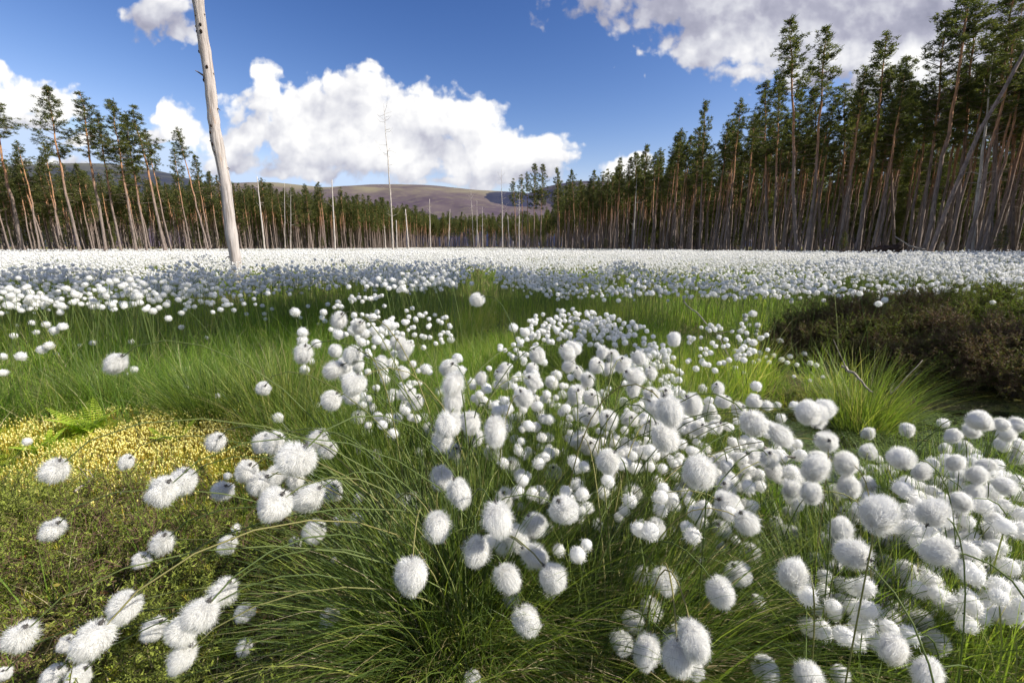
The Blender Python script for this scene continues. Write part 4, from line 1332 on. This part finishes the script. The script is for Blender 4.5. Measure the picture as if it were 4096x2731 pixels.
scatter(P[~nr], r[~nr] * 1.02, LOWH, rng.uniform(-.12, .12, int((~nr).sum())))
stems(P[zc < 8], .10)
print('field', len(P), 'near', int(nr.sum()))
n = 66000
d = np.sqrt(rng.uniform(11 ** 2, 34 ** 2, n)); a = rng.uniform(-.92, .92, n)
X, Y = d * np.sin(a), d * np.cos(a)
k = (fbm(X * .7, Y * .7, 42, 3) > rng.uniform(.2, .55, n)) & ~inside(RIGHTW, X - 1.5, Y + 1.5) & ~inside(LEFTW, X + 1, Y)
X, Y, d = X[k], Y[k], d[k]
P = np.stack([X, Y, gz(X, Y) + .32 + .16 * fbm(X * .7, Y * .7, 42, 3) + rng.normal(0, .05, len(X))], 1)
r = rng.uniform(.018, .027, len(P)) * np.clip(d / 16, 1, 1.5)
scatter(P, r, FARH, rng.uniform(-.12, .1, len(P)))
n = 52000
d = np.sqrt(rng.uniform(33 ** 2, 125 ** 2, n)); a = rng.uniform(-.95, .8, n)
X, Y = d * np.sin(a), d * np.cos(a)
k = (fbm(X * .3, Y * .3, 43, 3) > rng.uniform(.15, .5, n)) & ~inside(RIGHTW, X - 1.5, Y + 1.5) & ~inside(LEFTW, X, Y) & ~inside(FARW, X, Y)
X, Y, d = X[k], Y[k], d[k]
P = np.stack([X, Y, gz(X, Y) + .34 + rng.normal(0, .05, len(X))], 1)
octa = (np.array([[1, 0, 0], [-1, 0, 0], [0, 1, 0], [0, -1, 0], [0, 0, 1], [0, 0, -1.]]), np.array([[0, 2, 4], [2, 1, 4], [1, 3, 4], [3, 0, 4], [2, 0, 5], [1, 2, 5], [3, 1, 5], [0, 3, 5]]), np.zeros((0, 4), int), np.full(6, .86))
scatter(P, rng.uniform(.03, .045, len(P)) * np.clip(d / 50, 1, 1.6), [octa], rng.uniform(-.12, .1, len(P)))
o = tag(link('cottongrass_drift', dr.mesh('cottongrass_drift', M_cotton)), 'white drift of countless cottongrass heads covering the open bog', 'cottongrass', kind='stuff')
tag(link('drift_stems', st.mesh('drift_stems', M_stalk), o), kind='stuff')


# ------------------------------------------------------------------ grasses
def blades(buf, x, y, L, az, tilt, w, tint, curl=1.0, S=5, z=None, cull=True):
    N = len(x)
    f = np.linspace(0, 1, S)[None, :]
    th = tilt[:, None] * (1 - f * 0) + curl * tilt[:, None] * f ** 1.5 * 1.1 + .25 * curl * f ** 2      # angle from the vertical
    th = np.clip(th, -.2, 2.6)
    ds = L[:, None] / (S - 1)
    dx = np.concatenate([np.zeros((N, 1)), np.cumsum(np.sin(th[:, :-1]) * ds, 1)], 1)
    dz = np.concatenate([np.zeros((N, 1)), np.cumsum(np.cos(th[:, :-1]) * ds, 1)], 1)
    g = gz(x, y) - .01 if z is None else z
    P = np.stack([x[:, None] + dx * np.cos(az)[:, None], y[:, None] + dx * np.sin(az)[:, None], g[:, None] + dz], -1)
    low = gz(P[:, :, 0].ravel(), P[:, :, 1].ravel()).reshape(P.shape[:2])
    P[:, :, 2] = np.maximum(P[:, :, 2], low + .004)
    W = w[:, None] * (1 - f ** 1.6 * .88)
    sa = az + math.pi / 2 + rng.normal(0, .7, N)
    side = np.stack([np.cos(sa), np.sin(sa), 0 * sa], 1)
    t = np.clip(tint[:, None] + .28 * np.clip(f - .72, 0, 1) * (rng.random((N, 1)) < .35) * 2.2, 0, 1)
    ribbons(buf, P, W, side, t)


def tussock(x, y, n, spread, L, name, label, group=None, m=None, lean=(0, 0), wmm=1.1, tl=.42, dry=.12, hue=.0, tmax=1.15):
    e = empty(name, (x, y, float(gz(x, y))), label, 'grass tussock', group)
    for part, cnt, mm, isdry in (('blades', n, m or M_grass, False), ('dry_thatch', int(n * dry), m or M_grass, True)):
        b = Buf()
        q = np.sqrt(rng.random(cnt)); a = rng.uniform(0, 2 * math.pi, cnt)
        X = spread * q * np.cos(a); Y = spread * q * np.sin(a)
        az = np.arctan2(Y + lean[1] * spread + rng.normal(0, spread * .35, cnt), X + lean[0] * spread + rng.normal(0, spread * .35, cnt))
        tilt = np.clip(np.abs(rng.normal(tl * (.35 + .9 * q), .18)), .02, tmax)
        LL = L * rng.uniform(.55, 1.12, cnt)
        tt = np.clip(rng.beta(2.2, 2.0, cnt) * .84 + hue, 0, .87)
        if isdry:
            tt = rng.uniform(.84, 1.0, cnt); tilt = np.clip(tilt + rng.uniform(.2, .9, cnt), 0, 1.5); LL = LL * rng.uniform(.5, .95, cnt)
        blades(b, X + x, Y + y, LL, az, tilt, rng.uniform(.6, 1.3, cnt) * wmm * 1e-3, tt, 1.0, 7)
        V = b.V; b.V = [v - np.array([x, y, float(gz(x, y))]) for v in V]
        link(part, b.mesh(part, mm), e)
    return e


GT = 'grass tussocks round the pool and in the foreground'
T = TUSS['main']
tussock(T[0], T[1], 2500, .15, .40, 'grass_tussock', 'large fountain of thin green blades at the bottom centre', GT, tl=.55, dry=.6)
T2 = TUSS['main2']
tussock(T2[0], T2[1] - .02, 1600, .16, .36, 'grass_tussock', 'tussock of long swept blades at the bottom right of centre', GT, lean=(.5, 0), tl=.62, dry=.6)
c = at_height(2150, 2100, .05); tussock(c[0], c[1], 1200, .15, .40, 'grass_tussock', 'tall upright tussock behind the bottom centre one', GT, tl=.36, dry=.2)
c = at_height(2500, 1950, .05); tussock(c[0], c[1], 1400, .2, .36, 'grass_tussock', 'dense tussock under the white cluster right of centre', GT, tl=.4)
c = at_height(3330, 2560, .05); tussock(c[0], c[1], 1200, .14, .32, 'grass_tussock', 'low arching tussock in the lower right tangle', GT, lean=(.3, .2), tl=.7, dry=.4)
c = at_height(3850, 2500, .05); tussock(c[0], c[1], 1700, .24, .27, 'grass_tussock', 'upright bright green tussock in the lower right corner', GT, tl=.22, hue=.06, dry=.15)
c = at_height(3800, 2150, .05); tussock(c[0], c[1], 1300, .22, .30, 'grass_tussock', 'tussock carrying the creamy heads at the right edge', GT, tl=.24)
c = at_height(1500, 1950, .05); tussock(c[0], c[1], 1300, .16, .42, 'grass_tussock', 'tussock of dark stems left of the white column', GT, tl=.34, dry=.1)
c = at_height(3440, 1690, .0); tussock(c[0], c[1], 1300, .12, .42, 'grass_tussock', 'round green tussock at the pool edge before the brown heather', GT, tl=.46, wmm=1.3, hue=.12, dry=.05)
c = at_height(2750, 1760, .05); tussock(c[0], c[1], 1200, .2, .34, 'grass_tussock', 'grassy tussock left of the pool', GT, tl=.42, wmm=1.4, hue=.08)
c = at_height(2400, 1560, .05); tussock(c[0], c[1], 1900, .3, .30, 'grass_tussock', 'domed tussock topped with massed small heads', GT, tl=.42, wmm=1.6)
c = at_height(420, 1640, .05); tussock(c[0], c[1], 1200, .14, .32, 'grass_tussock', 'spreading tussock behind the golden moss', GT, tl=.66, wmm=1.4, hue=.06, lean=(-.3, -.2))
c = at_height(900, 1680, .05); tussock(c[0], c[1], 1300, .18, .32, 'grass_tussock', 'dark green tussock right of the golden moss', GT, tl=.5, wmm=1.4)
c = at_height(1150, 1760, .05); tussock(c[0], c[1], 900, .12, .40, 'grass_tussock', 'sunlit thin upright grass right of the moss', GT, tl=.2, wmm=1.4, hue=.14)
c = at_height(150, 1330, .05); tussock(c[0], c[1], 1500, .3, .38, 'grass_tussock', 'bright tussock at the left edge below the white drift', GT, tl=.4, wmm=1.8, hue=.14)
c = at_height(1250, 1330, .05); tussock(c[0], c[1], 1000, .3, .36, 'grass_tussock', 'tall dark tussock in front of the drift, left of centre', GT, tl=.34, wmm=2.0)

# meadow grass between
gr = Buf()
EXCL = [(at_height(300, 1800, .1)[:2], .95, .36), (at_height(450, 2350, .05)[:2], .55, .55), (at_height(3700, 1450, .1)[:2], 1.2, .75)]


def meadow(n, d0, d1, L, w, amax=.95, per=22, rad=.05, hue=0.0):
    m = n // per
    d = np.sqrt(rng.uniform(d0 ** 2, d1 ** 2, m)); a = rng.uniform(-amax, amax, m)
    X, Y = d * np.sin(a), d * np.cos(a)
    k = pool_f(X, Y) > 1.15
    for (c, rx, ry) in EXCL:
        k &= (((X - c[0]) / rx) ** 2 + ((Y - c[1]) / ry) ** 2 + (fbm(X * 4, Y * 4, 8) - .5) * 1.2 > 1) | (rng.random(m) < .10)
    gap = fbm(X * 2.4, Y * 2.4, 23, 3)
    k &= gap > rng.uniform(.20, .46, m)
    X, Y, gap = X[k], Y[k], gap[k]
    m = len(X)
    size = rng.uniform(.6, 1.25, m) * (.55 + .8 * np.clip((gap - .25) * 2.2, 0, 1))
    hu = .55 * (fbm(X * .9, Y * .9, 55, 2) - .45) + rng.normal(0, .09, m) + hue + .20 * np.exp(-((X + .1) / 1.1) ** 2 - ((Y - 3.6) / 1.6) ** 2) + .16 * np.exp(-((X + 4.2) / 1.6) ** 2 - ((Y - 3.2) / 1.2) ** 2)
    wind = fbm(X * 1.1, Y * 1.1, 77, 2) * 5 - 1.2
    cx, cy = np.repeat(X, per), np.repeat(Y, per)
    N = m * per
    q = np.sqrt(rng.random(N)); a = rng.uniform(0, 2 * math.pi, N)
    sz = np.repeat(size, per)
    ox, oy = rad * q * np.cos(a) * sz, rad * q * np.sin(a) * sz
    wa = np.repeat(wind, per)
    az = np.arctan2(oy + .018 * np.sin(wa) + rng.normal(0, .012, N), ox + .018 * np.cos(wa) + rng.normal(0, .012, N))
    LL = L * rng.uniform(.45, 1.15, N) * sz
    dry = rng.random(N) < .13
    tt = np.clip(rng.beta(2.4, 2.4, N) * .62 + np.repeat(hu, per), 0, .9)
    tt = np.where(dry, rng.uniform(.88, 1, N), tt)
    tilt = np.clip(np.abs(rng.normal(.12 + .32 * q, .14, N)) + dry * rng.uniform(0, .7, N), .02, 1.3)
    blades(gr, cx + ox, cy + oy, LL, az, tilt, w * rng.uniform(.6, 1.3, N), tt, 1.0, 5)


meadow(26000, .62, 1.6, .12, .0008, hue=.05)
meadow(64000, 1.3, 3.0, .21, .0011, hue=.07)
meadow(66000, 2.6, 6.2, .26, .0018, rad=.08, hue=.10)
meadow(34000, 6, 13, .25, .0036, rad=.15)
meadow(24000, 12, 34, .26, .009, rad=.3)
meadow(10000, 30, 110, .26, .03, rad=.5)
tag(link('meadow_grass', gr.mesh('meadow_grass', M_mead)), 'fine green bog grass filling the ground between the tussocks', 'grass', kind='stuff')

# grass ears: small yellow green spikes over the meadow
# ------------------------------------------------------------------ heather, moss, fern, sprigs
def sprig_arrays(seed, h=.12, side=6, leaf=.0045, n_leaf=10):
    r = np.random.default_rng(seed)
    b = Buf()
    def twig(p, d, L, lvl):
        m = p + d * L * .5 + r.normal(0, .01, 3); e = p + d * L + r.normal(0, .012, 3)
        tube(b, [p, m, e], [.0011, .0009, .0005], 3, .12, cap=False)
        N = int(n_leaf * L / .05)
        f = r.uniform(.1, 1, N)[:, None]
        c = p * (1 - f) + e * f
        a = r.normal(size=(N, 3)) + d * .9; a /= np.linalg.norm(a, axis=1, keepdims=True)
        s = np.cross(a, r.normal(size=(N, 3))); s /= np.linalg.norm(s, axis=1, keepdims=True)
        V = np.stack([c - s * leaf * .35, c + s * leaf * .35, c + a * leaf * 2.0], 1).reshape(-1, 3)
        b.add(V, np.arange(N * 3).reshape(-1, 3), None, np.repeat(np.clip(r.normal(.0, .12, N) + .62 + .25 * f[:, 0], 0, 1), 3))
        if lvl:
            for q in range(side):
                ff = r.uniform(.25, .95); pp = p * (1 - ff) + e * ff
                dd = d + r.normal(0, .55, 3); dd /= np.linalg.norm(dd)
                twig(pp, dd, L * r.uniform(.3, .5), lvl - 1)
    d0 = np.array([r.normal(0, .25), r.normal(0, .25), 1.]); d0 /= np.linalg.norm(d0)
    twig(np.zeros(3), d0, h, 1)
    return b.arrays()


SPR = [sprig_arrays(400 + i) for i in range(5)]
BIG = [sprig_arrays(500 + i, h=.20, side=11, leaf=.007, n_leaf=9) for i in range(5)]


def cover(buf, arrs, X, Y, s, lean=.35, tint=None, z=None):
    kd = rng.integers(0, len(arrs), len(X))
    z = gz(X, Y) - .005 if z is None else z
    for v in range(len(arrs)):
        k = kd == v
        n = int(k.sum())
        if not n: continue
        d = np.stack([rng.normal(0, lean, n), rng.normal(0, lean, n), np.ones(n)], 1)
        Rm = frames(d, rng.uniform(0, 6.28, n)) * s[k][:, None, None]
        stamp(buf, arrs[v], Rm, np.stack([X[k], Y[k], z[k]], 1), None if tint is None else tint[k])


hb = Buf()
n = 2100
X = rng.uniform(-1.7, -.12, n); Y = rng.uniform(.45, 1.30, n)
k = (fbm(X * 5, Y * 5, 66, 2) > rng.uniform(.15, .55, n)) & ((X + .3) ** 2 + (Y - .8) ** 2 > .01)
X, Y = X[k], Y[k]
cover(hb, SPR, X, Y, rng.uniform(.45, 1.0, len(X)) * (.8 + .5 * fbm(X * 4, Y * 4, 71, 2)), .6, (fbm(X * 3, Y * 3, 68, 2) - .5) * 1.3 + .26)
n = 1500
X = rng.uniform(-2.6, 2.6, n); Y = rng.uniform(.9, 2.4, n); k = (fbm(X * 3, Y * 3, 67, 2) > .52) & (pool_f(X, Y) > 1.1)
cover(hb, SPR, X[k], Y[k], rng.uniform(.4, .9, int(k.sum())), .4, (fbm(X[k] * 3, Y[k] * 3, 68, 2) - .5) * .7)
tag(link('heather_carpet', hb.mesh('heather_carpet', M_heath)), 'low carpet of green heather sprigs on the lower left', 'heather', kind='stuff')


def bush(px, py, z, rx, ry, h, n, base_tint, label):
    c = at_height(px, py, z)
    e = empty('heather_bush', (c[0], c[1], 0), label, 'heather', 'heather bushes right of the pool')
    b = Buf(); w = Buf()
    a = rng.uniform(0, 6.28, n); q = np.sqrt(rng.random(n)); v = rng.random(n) ** .45
    X = rx * q * np.cos(a); Y = ry * q * np.sin(a)
    topz = h * np.sqrt(np.clip(1 - q ** 2 * .9, 0.02, 1)) * (.72 + .5 * fbm(X * 4 + px, Y * 4, 5, 3))
    Z = topz * v
    kd = rng.integers(0, 5, n)
    for i in range(5):
        k = kd == i
        m = int(k.sum())
        d = np.stack([X[k] / rx * 1.0 + rng.normal(0, .35, m), Y[k] / ry * 1.0 + rng.normal(0, .35, m), np.full(m, .9)], 1)
        Rm = frames(d, rng.uniform(0, 6.28, m)) * rng.uniform(.5, .95, m)[:, None, None]
        stamp(b, BIG[i], Rm, np.stack([X[k], Y[k], Z[k]], 1), base_tint + (fbm(X[k] * 3, Y[k] * 3, 15, 2) - .5) * .6 + .18 * (v[k] - .6))
    for i in range(70):
        p = np.array([rng.normal(0, rx * .15), rng.normal(0, ry * .15), 0]); j = rng.integers(0, n)
        t = np.array([X[j], Y[j], Z[j]])
        tube(w, [p, (p + t) / 2 + [0, 0, .04] + rng.normal(0, .03, 3), t], [.006, .004, .002], 4, .1, cap=False)
    link('foliage', b.mesh('heather_foliage', M_heath), e)
    link('stems', w.mesh('heather_stems', M_twig), e)


bush(3380, 1450, .05, .42, .30, .35, 900, -.26, 'brown heather bush at the left end of the dark bank')
bush(3620, 1440, .05, .50, .36, .38, 1000, -.24, 'brownish heather bush in the middle of the dark bank')
bush(3880, 1380, .05, .60, .42, .43, 1100, .02, 'green topped heather bush on the right of the bank')
bush(4150, 1480, .05, .55, .42, .50, 1100, .12, 'bright green bushy heather at the right edge')
bush(3750, 1500, .05, .50, .28, .27, 850, -.32, 'dark purplish brown heather low beside the pool')
bush(4080, 1555, .05, .45, .26, .30, 750, -.34, 'dark brown heather at the right edge above the pool')
bush(4080, 1260, .05, .60, .40, .46, 700, -.1, 'russet heather hump at the right edge beside the white drift')

lt = Buf()
n = 9000
X = rng.uniform(-1.9, 1.7, n); Y = rng.uniform(.42, 1.7, n)
k = (pool_f(X, Y) > 1.1) & ((fbm(X * 4, Y * 4, 91, 2) > .42) | (np.hypot(X - T[0], Y - T[1] + .1) < .42)); X, Y = X[k], Y[k]; n = len(X)
L_ = rng.uniform(.03, .13, n); az = rng.uniform(0, 6.28, n)
f = np.linspace(0, 1, 4)[None, :]
bend = rng.normal(0, .35, n)
P = np.stack([X[:, None] + L_[:, None] * f * np.cos(az[:, None] + bend[:, None] * f), Y[:, None] + L_[:, None] * f * np.sin(az[:, None] + bend[:, None] * f), np.zeros((n, 4))], -1)
P[:, :, 2] = gz(P[:, :, 0].ravel(), P[:, :, 1].ravel()).reshape(n, 4) + .006 + rng.uniform(0, .03, n)[:, None] + rng.uniform(0, .03, n)[:, None] * f
ribbons(lt, P, np.full((n, 4), .0009) * rng.uniform(.6, 1.4, n)[:, None], None, rng.uniform(.84, 1, n))
tag(link('straw_litter', lt.mesh('straw_litter', M_grass)), 'pale dead straw littered over the moss and tussock feet', 'dead straw', kind='stuff')

# golden haircap moss with its capsules
ms = Buf()
n = 7000
c = at_height(300, 1800, .1)
X = -1.38 + rng.normal(0, .36, n); Y = 1.60 + rng.normal(0, .17, n)
k = (fbm(X * 5, Y * 5, 12, 2) > .33) & (X > -2.9) & (X < -.75); X, Y = X[k], Y[k]; n = len(X)
L = rng.uniform(.03, .055, n)
az = rng.uniform(0, 6.28, n)
g = gz(X, Y)
f = np.linspace(0, 1, 3)[None, :]
dx = L[:, None] * .12 * f ** 2
P = np.stack([X[:, None] + dx * np.cos(az)[:, None], Y[:, None] + dx * np.sin(az)[:, None], g[:, None] + L[:, None] * f], -1)
ribbons(ms, P, np.full((n, 3), .0006), None, np.full(n, .62))
V, T = ico(1)
cap = (V * [.0022, .0022, .0050], T, np.zeros((0, 4), int), np.full(len(V), .9))
d = np.stack([rng.normal(0, .35, n), rng.normal(0, .35, n), np.ones(n)], 1)
stamp(ms, cap, frames(d), P[:, -1], rng.uniform(-.12, .1, n))
# leafy moss stars below
n = 9000
X = -1.5 + rng.normal(0, .55, n); Y = 1.45 + rng.normal(0, .24, n)
V = []; TT = []
for i in range(7):
    a = i * .9; V += [[.0012 * math.cos(a + 1.5), .0012 * math.sin(a + 1.5), 0], [-.0012 * math.cos(a + 1.5), -.0012 * math.sin(a + 1.5), 0], [.010 * math.cos(a), .010 * math.sin(a), .011]]
    TT.append([3 * i, 3 * i + 1, 3 * i + 2])
star = (np.array(V), np.array(TT), np.zeros((0, 4), int), np.full(21, .15))
stamp(ms, star, rotz(rng.uniform(0, 6.28, n), rng.uniform(.7, 1.6, n)), np.stack([X, Y, gz(X, Y) + .002], 1), rng.uniform(-.1, .35, n))
n = 34000
X = rng.uniform(-1.9, 1.6, n); Y = rng.uniform(.45, 1.6, n); k = (fbm(X * 4, Y * 4, 88, 2) > .38) & (pool_f(X, Y) > 1.05)
stamp(ms, star, rotz(rng.uniform(0, 6.28, int(k.sum())), rng.uniform(.6, 1.4, int(k.sum()))), np.stack([X[k], Y[k], gz(X[k], Y[k]) + .002], 1), rng.uniform(-.12, .35, int(k.sum())))
tag(link('moss', ms.mesh('moss', M_moss)), 'golden capped haircap moss glowing on the left hummock', 'moss', kind='stuff')


def fern(px, py, size, label):
    c = at_height(px, py, .08)
    e = empty('fern', (c[0], c[1], float(gz(c[0], c[1]))), label, 'fern', 'small bright ferns by the moss')
    for q in range(6):
        b = Buf()
        a = q * 1.05 + rng.normal(0, .2); L = size * rng.uniform(.8, 1.2)
        f = np.linspace(0, 1, 16)
        sp = np.stack([np.cos(a) * L * f * .8, np.sin(a) * L * f * .8, L * (1.0 * f - .35 * f ** 2)], 1)
        tube(b, sp, np.linspace(.0012, .0004, 16), 3, .2, cap=False)
        s = np.array([-math.sin(a), math.cos(a), 0])
        for i in range(2, 16):
            w = L * .34 * (1 - f[i]) ** .8 + .004
            for sg in (-1, 1):
                for k in range(5):
                    p = sp[i] + s * sg * w * k / 5
                    d = np.array([math.cos(a), math.sin(a), .1])
                    m = w * .16 + .003
                    V = [p + d * m, p - d * m, p + s * sg * w * .26 + [0, 0, -.002]]
                    b.add(V, [[0, 1, 2]], None, float(rng.uniform(.2, 1)))
        link('frond', b.mesh('fern_frond', M_fern, False), e)


fern(360, 1730, .15, 'larger yellow green fern behind the golden moss')
fern(690, 1760, .10, 'small fern at the right end of the golden moss')
fern(150, 1800, .09, 'small yellow fern left of the golden moss')


def leaf_sprig(px, py, label):
    c = at_height(px, py, .08)
    e = empty('leafy_sprig', (c[0], c[1], float(gz(c[0], c[1]))), label, 'sprig', 'yellow and red leaved sprigs in the heather')
    b = Buf(); pts = [np.zeros(3)]
    d = np.array([rng.normal(0, .4), rng.normal(0, .3), 1.]); 
    for i in range(5): pts.append(pts[-1] + d * .014 + rng.normal(0, .002, 3))
    pts = np.array(pts)
    tube(b, pts, .0009, 4, .4, cap=False)
    link('stem', b.mesh('sprig_stem', M_sprig), e)
    for i in range(9):
        b = Buf(); p = pts[1 + i % 5]; a = i * 2.4; u = np.array([math.cos(a), math.sin(a), rng.uniform(.3, .9)]); u /= np.linalg.norm(u)
        s = np.cross(u, [0, 0, 1.]); s /= np.linalg.norm(s); L = rng.uniform(.012, .019)
        V = [p, p + u * L * .35 + s * L * .26, p + u * L * .75 + s * L * .28, p + u * L, p + u * L * .75 - s * L * .28, p + u * L * .35 - s * L * .26, p + u * L * .5 - [0, 0, .002]]
        b.add(V, [[0, 1, 6], [1, 2, 6], [2, 3, 6], [3, 4, 6], [4, 5, 6], [5, 0, 6]], None, float(rng.uniform(0, 1)))
        link('leaf', b.mesh('sprig_leaf', M_sprig), e)


for (x, y, l) in ((60, 2230, 'yellow green leafy sprig at the left edge'), (165, 2270, 'leafy sprig just right of the left edge one'), (430, 2345, 'orange tinged sprig between two hanging heads'),
                  (280, 2370, 'leafy sprig left of the orange tinged one'), (210, 2480, 'reddish sprig above the big lower left heads'), (190, 2400, 'pale sprig in the lower left heather'),
                  (545, 2340, 'sprig half hidden by arching blades on the left'), (500, 2000, 'rust coloured sprig on the bare patch below the moss'), (975, 2500, 'yellow leaf sprig under a small hanging head')):
    leaf_sprig(x, y, l)


def stick(pts, r, label, side=0, name='fallen_stick'):
    P = np.array([at_depth(*p) if len(p) == 3 and p[2] > 0 else at_height(p[0], p[1], -p[2]) for p in pts])
    e = empty(name, P[0], label, 'stick', 'dead sticks lying in the bog')
    Q = P - P[0]
    f = np.linspace(0, 1, 12); s = np.linspace(0, 1, len(Q))
    Q = np.stack([np.interp(f, s, Q[:, i]) for i in range(3)], 1) + rng.normal(0, r * .5, (12, 3))
    b = Buf(); tube(b, Q, np.linspace(r, r * .4, 12), 5, .85)
    link('wood', b.mesh('stick', M_twig), e)
    for q in range(side):
        i = rng.integers(2, 10); d = rng.normal(0, 1, 3) * [1, .5, 1]; d[2] = abs(d[2]); L = rng.uniform(.04, .1)
        b = Buf(); tube(b, [Q[i], Q[i] + d * L * .5, Q[i] + d * L + rng.normal(0, .01, 3)], [r * .5, r * .35, r * .15], 4, .7, cap=False)
        link('twig', b.mesh('twig', M_twig), e)


stick([(2730, 1200, 2.7), (2800, 1265, 2.6), (2870, 1340, 2.5), (2925, 1440, 2.4)], .0045, 'thin bent dead twig arching over the small heads', 2)
stick([(3610, 1525, 1.9), (3560, 1580, 1.95), (3600, 1450, 2.0)][:2] + [(3690, 1440, 1.95)], .003, 'white forked twig before the dark heather', 1)
stick([(3370, 1460, 2.0), (3430, 1510, 1.95), (3490, 1570, 1.9)], .007, 'pale broken stick behind the pool edge tussock', 1)
stick([(3060, 1790, 1.3), (3130, 1830, 1.25), (3200, 1822, 1.2)], .006, 'pale stick lying over the water left of the pool')
stick([(10, 1655, -.06), (120, 1640, -.08), (230, 1600, -.08)], .02, 'short weathered log at the left edge beyond the moss')
stick([(300, 1960, -.09), (360, 1920, -.09), (385, 1880, -.1)], .004, 'little pale stick below the golden moss', 2)
stick([(3300, 2560, -.08), (3380, 2580, -.08), (3440, 2600, -.08)], .006, 'lichened grey stick in the lower right tangle', 3)
stick([(480, 1975, -.09), (520, 1925, -.1)], .0025, 'thin straw coloured stick on the bare patch')
print('done')
